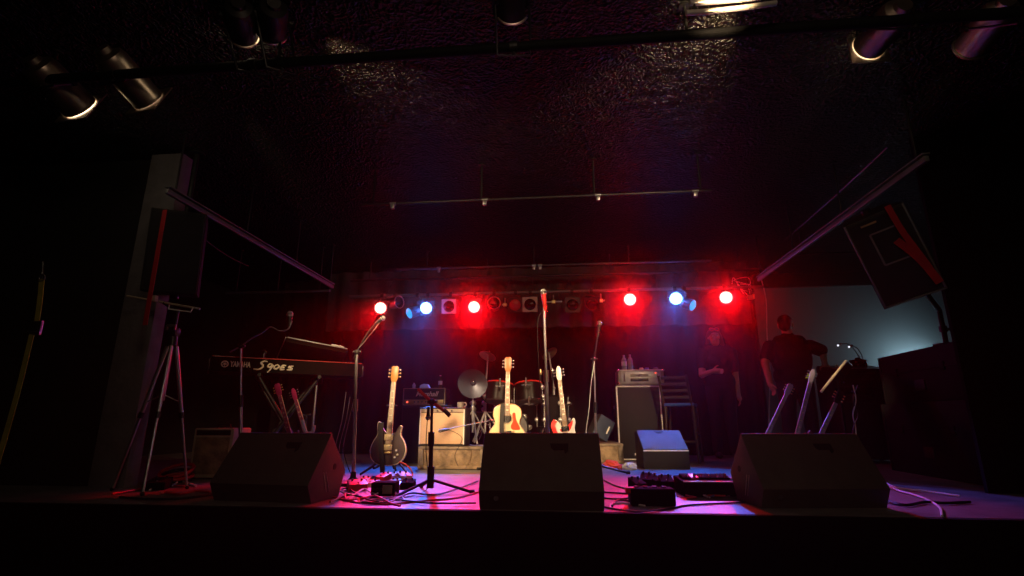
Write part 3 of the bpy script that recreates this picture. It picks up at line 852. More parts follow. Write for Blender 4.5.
def guitar(name, label, loc, rz, kind, lean_x=0.0, lean_y=0.10, top='spruce', side='guitar_side', board='rosewood', head='headstock_orange', guard=None, total=1.0, strap=None, group=None, hw=0.036, sc=1.0):
    """front faces local -Y, bottom of the body at the origin, neck up +Z"""
    t = thing(name, label, 'guitar', loc, group=group, rot=(-lean_y, lean_x, rz))
    t.scale = (sc, sc, sc)
    ol = {'ac': AC, 'dc': DC, 'of': OF}[kind]
    th = 0.10 if kind == 'ac' else 0.042
    btop = {'ac': .507, 'dc': .30, 'of': .29}[kind]
    pts = outline(ol)
    MB().prism(pts, 'y', -th / 2, th / 2, bev=0.004).build('body', side, t)
    MB().prism([(x * .955, z * .965 + .006) for x, z in pts], 'y', -th / 2 - 0.003, -th / 2 + 0.002).build('top', top, t)
    nut = total - 0.17
    fy = -th / 2 - 0.008
    z0 = btop - (0.13 if kind == 'ac' else 0.1)
    fb = MB().prism([(-0.028, z0), (0.028, z0), (0.0215, nut), (-0.0215, nut)], 'y', fy, fy + 0.008)
    mb = MB()
    mb.prism([(-0.026, btop - 0.02), (0.026, btop - 0.02), (0.0205, nut), (-0.0205, nut)], 'y', fy + 0.008, fy + 0.03, bev=0.006)
    nk = mb.build('neck', 'guitar_side' if kind == 'ac' else 'maple', t)
    n0 = fb.mark()
    for k in range(1, 20):
        z = nut - (nut - 0.12) * (1 - 2 ** (-k / 12))
        if z < z0 + 0.01:
            break
        fb.box((0, fy - 0.001, z), (0.045 + 0.008 * (nut - z), 0.002, 0.003))
    fb.paint(n0, 1)
    n0 = fb.mark()
    for k in (3, 5, 7, 9, 12, 15):
        z = nut - (nut - 0.12) * (1 - 2 ** (-(k - 0.5) / 12))
        if z > z0 + 0.02:
            fb.box((0, fy - 0.0012, z), (0.022, 0.002, 0.014))
    fb.paint(n0, 2)
    fb.build('fingerboard', board, t, extra=('steel', 'binding'))
    hp = [(-0.021, nut), (0.021, nut), (hw, nut + 0.04), (hw * 1.05, nut + 0.15), (hw * .5, nut + 0.17), (0, nut + 0.162), (-hw * .5, nut + 0.17), (-hw * 1.05, nut + 0.15), (-hw, nut + 0.04)]
    if kind == 'of':
        hp = [(-0.021, nut), (0.021, nut), (0.028, nut + .03), (.03, nut + .13), (.012, nut + .17), (-0.012, nut + .165), (-.028, nut + .12), (-.03, nut + .03)]
    hs = MB()
    hs.prism(hp, 'y', fy + 0.004, fy + 0.02, bev=0.002)
    hso = hs.build('headstock', head, t)
    for i in range(3):
        for sx in (-1, 1):
            z = nut + 0.055 + i * 0.036
            MB().cyl((sx * hw * .9, fy + 0.012, z), (sx * (hw + 0.018), fy + 0.012, z), 0.004, seg=8).sph((sx * (hw + 0.022), fy + 0.012, z), 0.009, (1, .6, 1), 10).build('tuner', 'steel' if kind != 'dc' else 'gold_metal', hso)
    if kind == 'ac':
        MB().cyl((0, -th / 2 - 0.0025, 0.35), (0, -th / 2 - 0.0045, 0.35), 0.048, seg=28).build('sound_hole', 'handle_dark', t)
        MB().torus(0.055, 0.004, Matrix.Translation((0, -th / 2 - 0.003, 0.35)) @ Matrix.Rotation(PI / 2, 4, 'X')).build('rosette', 'rosewood', t)
        MB().box((0, -th / 2 - 0.008, 0.205), (0.16, 0.012, 0.028), bev=0.004).build('bridge', 'rosewood', t)
        MB().prism(outline([(.055, .40), (.085, .405), (.095, .34), (.135, .26), (.13, .235), (.06, .235), (.04, .27), (.062, .33)]), 'y', -th / 2 - 0.0055, -th / 2 - 0.0025).build('pickguard', guard or 'pickguard_red', t, label='red pickguard')
        zb = 0.205
    else:
        for z in (0.26, 0.165):
            MB().box((0, -th / 2 - 0.008, z), (0.086, 0.012, 0.055), bev=0.004).build('pickup', 'pale_gold' if kind == 'dc' else 'pedal_black', t)
        MB().box((0, -th / 2 - 0.01, 0.115), (0.085, 0.014, 0.02), bev=0.003).build('bridge', 'gold_metal' if kind == 'dc' else 'steel', t)
        for (x, z) in ((.085, .14), (.10, .1), (.075, .075)):
            MB().cyl((x, -th / 2, z), (x, -th / 2 - 0.016, z), 0.011, 0.009, seg=12).build('knob', 'white_print' if kind == 'dc' else 'steel', t)
        if guard:
            MB().prism(outline([(.02, .28), (.09, .345), (.085, .30), (.05, .24), (.0, .215), (-.05, .235), (-.06, .26), (-.02, .265)], 4), 'y', -th / 2 - 0.0055, -th / 2 - 0.0025).build('pickguard', guard, t, label='red pickguard')
        zb = 0.115
    mb = MB()
    for k in range(6):
        x = (k - 2.5)
        mb.cyl((x * 0.0095, -th / 2 - 0.016, zb), (x * 0.0065, fy - 0.004, nut), 0.0008, seg=4)
    mb.build('strings', 'steel', t)
    if strap:
        pts_ = [Vector(v) for v in strap]
        strap_path('strap', pts_, 0.045, 'strap_black' if kind != 'of' else 'scarlet', None, parent=t)
    return t

def guitar_stand(label, loc, rz, h=0.62, w=0.2, up=0.0):
    t = thing('guitar_stand', label, 'guitar stand', loc, rz)
    MB().tube([(0, 0.10, h), (0, 0.09, 0.3), (0, 0.06, 0.14)], 0.011, 8).build('upright', 'black_metal', t)
    for sx in (-1, 1):
        MB().tube([(0, 0.07, 0.17), (sx * w * .7, 0.0, 0.06), (sx * w, -0.08, 0.012)], 0.010, 8).build('leg', 'black_metal', t)
        MB().tube([(0, 0.06, 0.14 + up), (sx * 0.07, 0.03, 0.075 + up), (sx * 0.085, -0.09, 0.06 + up), (sx * 0.085, -0.12, 0.085 + up)], 0.008, 8).build('cradle_arm', 'rubber', t)
    MB().tube([(0, 0.09, 0.16), (0, 0.2, 0.07), (0, 0.30, 0.012)], 0.010, 8).build('leg', 'black_metal', t)
    MB().tube([(-0.035, 0.02, h), (-0.035, 0.08, h - 0.005), (0, 0.10, h - 0.01), (0.035, 0.08, h - 0.005), (0.035, 0.02, h)], 0.008, 8).build('neck_yoke', 'rubber', t)
    return t

# dark electric guitar on its stand
gp = P(387, 466, 4.62); gp.z = 0.075
guitar('electric_guitar', 'dark electric guitar with pale fingerboard standing among the cables and pedals', gp, 0.05, 'dc', lean_x=0.0, lean_y=0.12, top='dark_top', side='binding', board='pale_board', head='headstock_amber', total=0.97, sc=.89, strap=((-.085, -.03, .40), (-.075, -.05, .3), (-.05, -.06, .12), (-.02, -.06, -.06)), hw=0.036)
guitar_stand('black guitar stand under the dark electric guitar', (gp.x, gp.y - 0.0, 0), 0.05, h=0.58)
# acoustic
gp = P(507, 447, 4.72); gp.z = 0.17
guitar('acoustic_guitar', 'blonde acoustic guitar with red pickguard behind the centre floor monitor', gp, 0.03, 'ac', lean_x=0.005, lean_y=0.13, total=1.02, sc=.84, strap=((-.05, -.075, .50), (-.055, -.08, .35), (-.055, -.08, .25), (-.045, -.075, .19), (0.05, -.08, .20)))
guitar_stand('black guitar stand under the blonde acoustic guitar', (gp.x, gp.y + 0.03, 0), 0.03, h=0.6, up=.09)
# white and red electric
gp = P(568, 447, 4.75); gp.z = 0.17
guitar('electric_guitar', 'white electric guitar with red pickguard beside the blonde acoustic', gp, -0.05, 'of', lean_x=-0.10, lean_y=0.13, top='white_lacquer', side='white_lacquer', board='rosewood', head='white_lacquer', guard='scarlet', total=0.98, sc=.80, strap=((-.1, -.03, .36), (-.13, -.06, .30), (-.10, -.05, .2), (-.05, -.04, .17)))
guitar_stand('black guitar stand under the white and red guitar', (gp.x, gp.y + 0.03, 0), -0.05, h=0.6, up=.09)

# instruments at the keyboard player's feet
g1 = P(284, 412, 4.72)
def lean_guitar(name, label, top_px, bot_px, d, kind, **kw):
    a_, b_ = P(*top_px, d), P(*bot_px, d)
    v = (a_ - b_)
    tot = kw.pop('total', 0.97)
    u = v.normalized()
    sc_ = kw.get('sc', 1.0)
    kw['total'] = tot / sc_
    base = a_ - u * tot
    lx = math.atan2(u.x, u.z)
    return guitar(name, label, base, kw.pop('rz', 0.0), kind, lean_x=lx, lean_y=kw.pop('lean_y', 0.06), **kw), base
gA, bA = lean_guitar('electric_guitar', 'pink lit electric guitar under the keyboard, leaning outermost', (273, 383), (286, 425), 4.2, 'dc', top='dark_top', side='dark_top', board='pink_head', head='pink_head', total=0.66, sc=.62)  # pink stage light is put into board and headstock colours of this pair
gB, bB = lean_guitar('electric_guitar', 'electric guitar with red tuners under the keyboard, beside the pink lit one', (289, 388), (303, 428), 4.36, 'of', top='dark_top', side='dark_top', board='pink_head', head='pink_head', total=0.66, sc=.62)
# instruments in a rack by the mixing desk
gC, bC = lean_guitar('electric_guitar', 'purple lit guitar leaning furthest over in front of the person at the desk', (791, 384), (769, 430), 4.6, 'dc', top='dark_top', side='dark_top', board='violet_lit_board', head='violet_lit_board', total=0.82, hw=0.034, sc=.68)
gD, bD = lean_guitar('bass_guitar', 'long necked bass guitar with blue lit headstock in front of the mixing desk', (814, 369), (798, 430), 4.7, 'of', top='dark_top', side='dark_top', board='violet_lit_board', head='violet_lit_board', total=0.97, hw=0.03, sc=.74)
gE, bE = lean_guitar('electric_guitar', 'guitar with plain violet lit neck leaning under the pale stand edge', (841, 391), (822, 431), 4.5, 'dc', top='dark_top', side='dark_top', board='violet_lit_board', head='black_plastic', total=0.74, sc=.72)
t = thing('guitar_rack', 'low black rack holding the leaning guitars by the mixing desk', 'guitar rack', ((bC.x + bE.x) / 2 + .2, bD.y + 0.16, 0))
for sx in (-.36, .36):
    MB().tube([(sx, -.25, .02), (sx, 0, .05), (sx, .22, .02)], 0.012, 8).build('foot', 'black_metal', t)
    MB().cyl((sx, 0, .05), (sx, .02, .27), 0.012, seg=10).build('post', 'black_metal', t)
MB().cyl((-.36, .02, .27), (.36, .02, .27), 0.014, seg=10).build('neck_rail', 'rubber', t)
MB().cyl((-.36, -.1, .05), (.36, -.1, .05), 0.014, seg=10).build('bottom_rail', 'rubber', t)

# ------------------------------------------------------------------ keyboards
kl, kr = P(210, 363, 4.15), P(362, 373, 4.75)
d = kr - kl; d.z = 0
kang = math.atan2(d.y, d.x)
klen = d.length
kc = (kl + kr) / 2
KZ = kl.z - 0.06
t = thing('keyboard', 'long dark stage keyboard seen from behind, lower tier of the stand', 'keyboard', (kc.x, kc.y, KZ), kang)
MB().prism([(0.0, 0.0), (0.0, 0.115), (0.09, 0.125), (0.20, 0.10), (0.34, 0.07), (0.36, 0.06), (0.36, 0.0)], 'x', -klen / 2, klen / 2, bev=0.005).build('case', 'keyboard_case', t)
mb = MB()
for k in range(52):
    mb.box((-klen / 2 + 0.08 + k * (klen - .16) / 52, 0.285, 0.095), ((klen - .16) / 52 - 0.0015, 0.13, 0.016), bev=0.002)
mb.build('keys', 'white_print', t)
mb = MB()
for k in range(14):
    mb.cyl((0.3 + (k % 7) * 0.045, 0.11 + 0.04 * (k // 7), 0.12), (0.3 + (k % 7) * 0.045, 0.11 + 0.04 * (k // 7), 0.135), 0.008, seg=8)
mb.build('control_knobs', 'pedal_silver', t)
MB().box((0, -0.003, 0.118), (klen * .99, 0.01, 0.008)).build('rear_edge', 'drum_hoop_red', t)
for sx in (-1, 1):
    MB().box((sx * (klen / 2 + 0.006), 0.17, 0.05), (0.014, 0.34, 0.1), bev=0.004).build('end_cheek', 'black_plastic', t)
lettering('maker_lettering', 'YAMAHA', 0.062, 'cream_print', t, (-klen / 2 + 0.145, -0.004, 0.058), (PI / 2, 0, 0), bold=0.002).scale = (.58, 1, 1)
MB().torus(0.024, 0.004, Matrix.Translation((-klen / 2 + 0.105, -0.003, 0.058)) @ Matrix.Rotation(PI / 2, 4, 'X')).cyl((-klen / 2 + 0.105, -0.003, 0.034), (-klen / 2 + 0.105, -0.003, 0.082), 0.003, seg=6).cyl((-klen / 2 + 0.084, -0.003, 0.046), (-klen / 2 + 0.126, -0.003, 0.070), 0.003, seg=6).cyl((-klen / 2 + 0.084, -0.003, 0.070), (-klen / 2 + 0.126, -0.003, 0.046), 0.003, seg=6).build('maker_emblem', 'cream_print', t)
# script model lettering drawn with a brush-like stroke
def stroke(pts, r=0.0065):
    return [Vector((x, -0.005, z)) for x, z in pts], r
mb = MB()
SX, SZ, K = -klen / 2 + 0.335, 0.018, 0.078
for st in ([(0.95, .95), (.6, 1.0), (.3, .8), (.55, .6), (.62, .35), (.3, .1), (-.25, .12)],
           [(1.55, .7), (1.25, .72), (1.15, .45), (1.4, .38), (1.65, .65), (1.5, .1), (1.3, -.2)],
           [(2.1, .7), (1.85, .5), (1.9, .28), (2.15, .25), (2.35, .5), (2.1, .7)],
           [(3.1, .62), (2.7, .6), (2.6, .2), (3.05, .2)], [(2.68, .4), (3.0, .42)],
           [(3.9, .6), (3.5, .55), (3.45, .42), (3.8, .35), (3.75, .2), (3.3, .18)]):
    pp = [Vector((SX + x * K * .92 + .22 * z * K, -0.004, SZ + z * K)) for x, z in st]
    mb.tube(pp, lambda f: 0.0045 + 0.0045 * math.sin(PI * min(1, max(0, f))), 6, 5)
mb.build('model_lettering', 'cream_print', t)

# stand beneath
def keyboard_stand(label, c, ang, L, z):
    t = thing('keyboard_stand', label, 'keyboard stand', (c.x, c.y, 0), ang)
    for sy in (0.06, 0.30):
        for sg in (-1, 1):
            MB().cyl((sg * 0.28, sy, 0.015), (-sg * 0.24, sy, z - 0.03), 0.016, seg=10).build('leg', 'black_metal', t)
    for sg in (-1, 1):
        MB().cyl((sg * 0.24, 0.0, z - 0.016), (sg * 0.24, 0.36, z - 0.016), 0.016, seg=10).build('support_bar', 'black_metal', t)
        MB().cyl((sg * 0.28, 0.0, 0.016), (sg * 0.28, 0.36, 0.016), 0.016, seg=10).build('foot_bar', 'black_metal', t)
        # upper tier posts
        MB().cyl((sg * 0.26 + .06, 0.37, z - .05), (sg * 0.26 + .06, 0.40, z + 0.24), 0.013, seg=10).build('tier_post', 'black_metal', t)
        MB().cyl((sg * 0.26 + .06, 0.40, z + 0.23), (sg * 0.26 + .06, 0.17, z + 0.19), 0.012, seg=10).build('tier_arm', 'black_metal', t)
    MB().cyl((0.25, 0.18, 0.0), (0.25, 0.18, 0.0 + z - 0.04), 0.012, seg=10).build('upright', 'steel', t)
    return t
keyboard_stand('black crossed leg stand carrying the two keyboards', kc, kang, klen, KZ)
# second instrument above, tilted towards the player
ua, ub = P(289, 339, 4.35), P(345, 349, 4.6)
d = ub - ua; d.z = 0
uang = math.atan2(d.y, d.x); uL = d.length + .05
t = thing('synthesizer', 'small synthesizer tilted toward its player above the long keyboard', 'keyboard', (ua + ub) / 2, rot=(math.radians(-28), math.radians(7), uang))
MB().box((0, 0.17, -0.02), (uL, 0.36, 0.05), bev=0.008).build('case', 'keyboard_case', t)
MB().box((-uL / 2 - .004, 0.17, -0.0), (.008, 0.36, 0.012), bev=0.002).build('side_edge', 'pedal_silver', t)
MB().box((0, -0.012, 0.0), (uL * .98, 0.012, 0.01), bev=0.002).build('rear_edge', 'pedal_silver', t)
mb = MB()
for k in range(24):
    mb.box((-uL / 2 + .04 + k * (uL - .08) / 24, 0.28, 0.01), ((uL - .08) / 24 - .002, .11, .014))
mb.build('keys', 'white_print', t)
mb = MB()
for k in range(10):
    mb.cyl((-uL / 2 + .06 + k * (uL - .12) / 10, 0.08, 0.005), (-uL / 2 + .06 + k * (uL - .12) / 10, 0.08, 0.02), 0.009, seg=8)
mb.build('control_knobs', 'pedal_silver', t)
for k, x in enumerate((.30, .36, .43)):
    MB().box((uL * x - .02, 0.0, 0.018), (.045, .02, .014), rot=(0, .15 * k, 0), bev=.003).build('cable_plug', 'cloth_white', t)

# ------------------------------------------------------------------ microphones and stands
def mic(label, tip, back_dir, r=0.026, L=0.17, name='microphone', body='black_metal'):
    """ball at tip, handle running along back_dir"""
    t = thing(name, label, 'microphone', tip)
    b_ = Vector(back_dir).normalized()
    m = frame_to(b_)
    MB().lathe([(0, -r), (r * .6, -r * .85), (r * .95, -r * .3), (r, 0.0), (r * .95, r * .4), (r * .8, r * .8), (0, r * .8)], m, 20).build('mesh_head', 'mic_mesh', t)
    MB().lathe([(0, r * .8), (r * .82, r * .8), (r * .78, r * 1.2), (r * .52, L), (0, L)], m, 16).build('handle', body, t)
    MB().torus(r * .98, 0.003, m @ Matrix.Translation((0, 0, r * .15))).build('band', 'chrome', t)
    return t

def mic_stand(label, base, top, boom=None, kind='round', pole='chrome_pole', boomm='black_metal', r=0.011, hub_z=0.11, legs=0.28, a0=0.4, counter=None, br=.55):
    t = thing('microphone_stand', label, 'microphone stand', (base.x, base.y, 0))
    B = Vector((base.x, base.y, 0)); T = Vector(top) - B
    if kind == 'round':
        MB().lathe([(0, 0), (.125, 0), (.13, .008), (.12, .02), (.04, .03), (.022, .05), (.018, .09), (0, .09)], seg=28).build('base', 'black_metal', t)
        lowz = .06
    else:
        lowz = 0.03
        MB().cyl((0, 0, .03), (0, 0, hub_z + .05), 0.024, seg=12).build('hub', 'black_plastic', t)
        for k in range(3):
            a_ = a0 + k * 2 * PI / 3
            e = Vector((legs * math.cos(a_), legs * math.sin(a_), .014))
            lg = MB().cyl((0, 0, hub_z * .75), e, 0.009, seg=8).build('leg', 'black_metal', t)
            MB().cyl(e - Vector((0, 0, .002)), e + Vector((.03 * math.cos(a_), .03 * math.sin(a_), -.001)), .013, seg=8).build('rubber_foot', 'rubber', lg)
    mid = Vector((0, 0, lowz)).lerp(T, .55)
    MB().cyl((0, 0, lowz), mid, r * 1.25, seg=12).build('lower_tube', pole, t)
    MB().cyl(mid, T, r * .8, seg=12).build('upper_tube', pole, t)
    MB().cyl(mid - (T - mid).normalized() * .04, mid + (T - mid).normalized() * .05, r * 1.75, seg=12).build('clutch', 'black_plastic' if pole != 'chrome_pole' else 'can_silver', t)
    if boom:
        pts = [Vector(p) - B for p in boom]
        MB().tube(pts, r * br, 8, 5 if len(pts) > 2 else 0).build('boom_arm', boomm, t)
        MB().sph(T, r * 2.0, seg=12).cyl(T - Vector((.03, 0, 0)), T + Vector((.035, 0, 0)), r * .9, seg=8).build('boom_joint', 'black_plastic', t)
        if counter:
            c0_, c1_ = Vector(counter[0]) - B, Vector(counter[1]) - B
            MB().cyl(c0_, c1_, r * 1.15, seg=12).build('counterweight', 'black_plastic', t)
    return t

def cable(name, pts, r=0.0045, m='cable_black', label='', cat='cable', group=None):
    o = MB().tube(pts, r, 6, 6).build(name, m)
    return tag(o, label, cat, group)

# 1 stand before the keyboards with boom up to the red lamp
bs = F(352, 486)
dd = math.hypot(bs.x, bs.y) * 0.995
D1 = 3.95
top = P(357, 352, D1)
bs = Vector((P(352.5, 486, D1).x, P(352.5, 486, D1).y, 0))
mic_stand('chrome microphone stand with round base and long boom beside the dark guitar', bs, top, [P(354, 359, D1), top, P(367, 334, D1), P(378, 321, D1)], 'round', 'chrome_pole')
mic('microphone on the raised boom just below a red lamp', P(383, 318, D1), P(376, 323, D1) - P(383, 318, D1), r=0.02, L=0.075)
cable('microphone_cable', [P(380, 322, D1), P(374, 330, D1 - .02), P(366, 340, D1 - .02), P(356, 356, D1 - .03), P(353, 400, D1 - .03), P(343, 440, D1 - .03), P(349, 470, D1 - .03), F(358, 484, .006), F(345, 494, .006)], .003, label='black microphone cable draped down the chrome stand')
for k, (xa, xb, lab) in enumerate(((346, 337, 'outermost'), (350, 341, 'middle'), (353, 345, 'innermost'))):
    cable('hanging_cable', [P(xa, 392 + 5 * k, 4.3), P(xa - 4, 420, 4.3), P(xb - 2, 450, 4.3), F(xb, 476, .006)], 0.003, 'cable_grey', '%s of three grey cables hanging behind the chrome microphone stand' % lab, group='cables behind the chrome stand')
# 2 gooseneck stand behind the long keyboard
D2 = 4.05
top = P(241, 346, D2)
bs = P(241, 470, D2)
mic_stand('dark microphone stand with curved gooseneck rising behind the keyboard', bs, top, [P(230, 352, D2), top, P(252, 338, D2), P(262, 333, D2), P(270, 327, D2), P(280, 331, D2), P(288, 329, D2), P(292, 321, D2)], 'round', 'steel', boomm='steel')
mic('small microphone with round head on the gooseneck over the keyboards', P(290, 314, D2), (0.02, 0, -1), r=0.026, L=0.10)
# 3 short boom stand, front
bs = F(430, 493)
D3 = (bs - Vector((0, 0, 0)))
d3 = bs.x * -sP + bs.y * cP
top = P(432, 402, d3)
mic_stand('short black boom stand on tripod legs, alone near the stage edge', bs, top, [P(418, 389, d3), top, P(449, 414, d3)], 'tripod', 'black_metal', boomm='scarlet', r=0.012, legs=0.26, a0=-0.05, br=.9, counter=(P(444, 410, d3), P(450, 416, d3)))  # red gleam of the back lamps is put into the boom's colour
mic('small microphone clipped low on the short boom stand', P(428, 418, d3 - .01), (0, 0, 1), r=0.016, L=0.07)
cable('microphone_cable', [P(428, 411, d3 - .02), P(427, 425, d3 - .02), P(426, 450, d3 - .02), P(428, 475, d3 - .02), F(426, 490, .006), F(405, 497, .006), F(385, 494, .006)], .003, label='thin cable hanging down the short boom stand')
# 4 tall centre stand
D4 = 4.05
top = P(544, 303, D4)
bs = P(549, 478, D4)
t4 = mic_stand('tall chrome straight microphone stand in the middle of the stage', Vector((bs.x, bs.y, 0)), top, None, 'round', 'chrome_pole', r=0.012)
mic('microphone upright on top of the tall centre stand', P(543.3, 292, D4), P(544.5, 303, D4) - P(543.3, 292, D4), r=0.026, L=0.16, body='drum_hoop_red')
cable('microphone_cable', [P(544, 310, D4 + .02), P(538, 320, D4 + .02), P(538, 350, D4 + .02), P(541, 400, D4 + .02), P(546, 440, D4 + .02), F(556, 482, .006)], .004, label='black cable hanging beside the tall centre microphone stand')
# 5 stand in front of the drums with bent boom
D5 = 4.6
top = P(594, 359, D5)
bs = P(597, 468, D5)
mic_stand('thin microphone stand with short upright boom beside the bass cabinet', Vector((bs.x, bs.y, 0)), top, [P(592, 366, D5), top, P(597, 340, D5), P(599, 328, D5)], 'tripod', 'steel', r=0.009)
mic('microphone on the thin stand under the brightest red lamp', P(599.5, 323, D5), P(598, 334, D5) - P(599.5, 323, D5), r=0.024, L=0.13)
cable('microphone_cable', [P(594, 364, D5 - .02), P(591, 385, D5 - .02), P(589, 410, D5 - .02), P(586, 435, D5 - .02), F(588, 474, .006)], .003, 'cable_white', label='grey cable drooping beside the thin microphone stand')
# 6 low boom crossing to the cream amplifier
D6 = 4.95
bs = P(492, 462, D6); top = P(490, 421, D6)
mic_stand('low boom stand reaching across to the cream fronted amplifier', Vector((bs.x, bs.y, 0)), top, [P(496, 419.5, D6), top, P(470, 424.5, D6), P(448, 429, D6)], 'tripod', 'steel', boomm='cable_grey', r=0.008, legs=.16, hub_z=.08)
mic('dark microphone pointed at the cream fronted amplifier', P(440, 431, D6), P(450, 429, D6) - P(440, 431, D6), r=0.017, L=0.09)
cable('microphone_cable', [P(449, 430, D6), P(458, 434, D6), P(462, 440, D6 - .02), P(455, 455, D6 - .05), P(458, 466, D6 - .1)], .003, label='cable looping under the low boom in front of the cream amplifier')

# ------------------------------------------------------------------ risers and amplifiers
def riser(label, x0, x1, y0, y1, h):
    t = thing('stage_riser', label, 'riser', ((x0 + x1) / 2, (y0 + y1) / 2, 0))
    w_, d_ = x1 - x0, y1 - y0
    MB().box((0, 0, h / 2 - 0.012), (w_ - .02, d_ - .02, h - 0.025), bev=0.004).build('frame', 'riser_wood', t)
    MB().box((0, 0, h - 0.012), (w_, d_, 0.025), bev=0.004).build('deck', 'riser_edge', t)
    MB().box((0, -d_ / 2 + 0.002, 0.02), (w_, 0.02, 0.03), bev=0.003).build('kick_rail', 'riser_wood', t)
    for sx in (-1, 1):
        MB().box((sx * (w_ / 2 - .03), -d_ / 2 + 0.003, h / 2), (0.05, 0.02, h - .04), bev=0.003).build('corner_post', 'riser_edge', t)
    return t
fl_ = F(415, 470)
RY = F(440, 469.5).y
riser('low worn wooden platform under the cream fronted amplifier', fl_.x, P(485, 455, RY).x, RY, RY + 0.5, 0.205)
riser('worn wooden drum platform behind the acoustic guitar', -0.71, P(624, 455, 5.75).x, max(RY + .52, F(612, 464).y), 6.75, 0.205)

# cream combo
d5 = 5.22
ca, cb = P(416.5, 447, d5), P(465.5, 446, d5)
cw = (cb - ca).length; ch = P(440, 407.5, d5).z - 0.205
t = thing('guitar_amplifier', 'cream fronted combo amplifier on the low wooden platform', 'amplifier', ((ca.x + cb.x) / 2, (ca.y + cb.y) / 2 + 0.13, 0.205), -PSI * 0)
MB().box((0, 0, ch / 2), (cw, 0.24, ch), bev=0.01).build('cabinet', 'black_tolex', t)
MB().box((0, -0.118, ch * .46), (cw * .92, 0.012, ch * .80), bev=0.004).build('grille_cloth', 'cream_grille', t)
MB().box((0, -0.119, ch * .915), (cw * .92, 0.012, ch * .085), bev=0.003).build('control_panel', 'tan_trim', t)
mb = MB()
for sx in (-.46, .46):
    mb.box((cw * sx * 1.0, -0.119, ch * .5), (0.01, 0.014, ch * .9))
mb.build('front_trim', 'piping', t)
MB().box((-cw * .26, -0.02, ch + .006), (cw * .28, 0.1, .012), bev=.004).build('blue_cloth_patch', 'cap_blue', t)
MB().tube([(-.07, 0, ch), (-.06, 0, ch + .022), (.06, 0, ch + .022), (.07, 0, ch)], .007, 8).build('handle', 'rubber', t)
for i in range(6):
    MB().cyl((cw * (-.3 + i * .1), -.122, ch * .915), (cw * (-.3 + i * .1), -.138, ch * .915), .009, .007, seg=10).build('knob', 'black_plastic', t)
am = t
mp = Vector((P(459, 405, d5).x, am.location.y - .04, 0.205 + ch))
t = thing('mug', 'grey mug on top of the cream fronted amplifier', 'mug', mp)
MB().lathe([(0, 0), (.028, 0), (.032, .01), (.033, .055), (.029, .055), (.027, .012), (0, .01)], seg=20).build('cup', 'mug', t)
MB().torus(.018, .005, Matrix.Translation((.042, 0, .03)) @ Matrix.Rotation(PI / 2, 4, 'X'), 16).build('handle', 'mug', t)

# head on black cabinet
dh = 5.85
ha, hb = P(401.5, 405, dh), P(445, 405, dh)
hw_ = (hb - ha).length; hz0 = ha.z; hh = P(423, 388, dh).z - hz0
cxx, cyy = (ha.x + hb.x) / 2, (ha.y + hb.y) / 2 + .14
t = thing('speaker_cabinet', 'black guitar cabinet behind the cream fronted amplifier', 'speaker cabinet', (cxx, cyy, 0))
MB().box((0, 0, hz0 / 2), (hw_, 0.28, hz0), bev=0.01).build('cabinet', 'black_tolex', t)
MB().box((0, -0.14, hz0 / 2), (hw_ * .93, 0.012, hz0 * .92), bev=0.004).build('grille_cloth', 'black_cab', t)
for sx in (-1, 1):
    MB().box((sx * (hw_ / 2), 0, hz0 * .62), (.012, .1, .035), bev=.004).build('side_handle', 'steel', t)
t = thing('guitar_amplifier', 'black amplifier head with white script lettering on the black cabinet', 'amplifier', (cxx, cyy, hz0))
MB().box((0, 0, hh / 2), (hw_, 0.24, hh), bev=0.012).build('cabinet', 'black_tolex', t)
MB().box((0, -0.118, hh * .60), (hw_ * .92, 0.012, hh * .56), bev=0.004).build('fret_cloth', 'black_cab', t)
MB().box((0, -0.119, hh * .18), (hw_ * .92, 0.012, hh * .22), bev=0.003).build('control_panel', 'gold_panel', t)
fr = MB()
for (x, z, a_, b_) in ((0, hh * .98, hw_ * .98, .008), (0, hh * .02, hw_ * .98, .008), (-hw_ * .49, hh / 2, .008, hh * .95), (hw_ * .49, hh / 2, .008, hh * .95), (0, hh * .31, hw_ * .94, .005)):
    fr.box((x, -0.121, z), (a_, .006, b_))
fr.build('front_piping', 'tan_trim', t)
lettering('logo_lettering', 'Marshall', hh * .40, 'white_print', t, (-hw_ * .2, -0.127, hh * .64), (PI / 2, 0, 0), shear=0.35, bold=0.0012)
MB().cyl((-hw_ * .39, -.124, hh * .18), (-hw_ * .39, -.134, hh * .18), .010, seg=12).build('pilot_light', 'led_red', t)
for i in range(7):
    MB().cyl((hw_ * (-.22 + i * .09), -.124, hh * .18), (hw_ * (-.22 + i * .09), -.138, hh * .18), .009, .007, seg=10).build('knob', 'black_plastic', t)
zt = hz0 + hh
def bottle(label, loc, h=0.2, r=0.032, m='bottle_plastic', capm='cap_blue', group=None, lab=True):
    t = thing('bottle', label, 'bottle', loc, group=group)
    MB().lathe([(0, 0), (r * .9, 0), (r, .01), (r, h * .62), (r * .85, h * .72), (r * .38, h * .86), (r * .36, h * .95), (0, h * .95)], seg=20).build('body', m, t)
    MB().cyl((0, 0, h * .93), (0, 0, h), r * .42, seg=14).build('cap', capm, t)
    if lab:
        MB().lathe([(r * 1.02, h * .28), (r * 1.03, h * .29), (r * 1.03, h * .56), (r * 1.02, h * .57)], seg=20).build('paper_label', 'bottle_label', t)
    return t
bottle('slim dark bottle standing at the end of the amplifier head', Vector((P(438, 387, dh).x, cyy - .02, zt)), .15, .022, 'bottle_dark', 'cloth_white')
bottle('tiny clear bottle with white cap on the amplifier head', Vector((P(410.5, 387, dh).x, cyy - .02, zt)), .065, .02, 'bottle_plastic', 'cloth_white', lab=False)
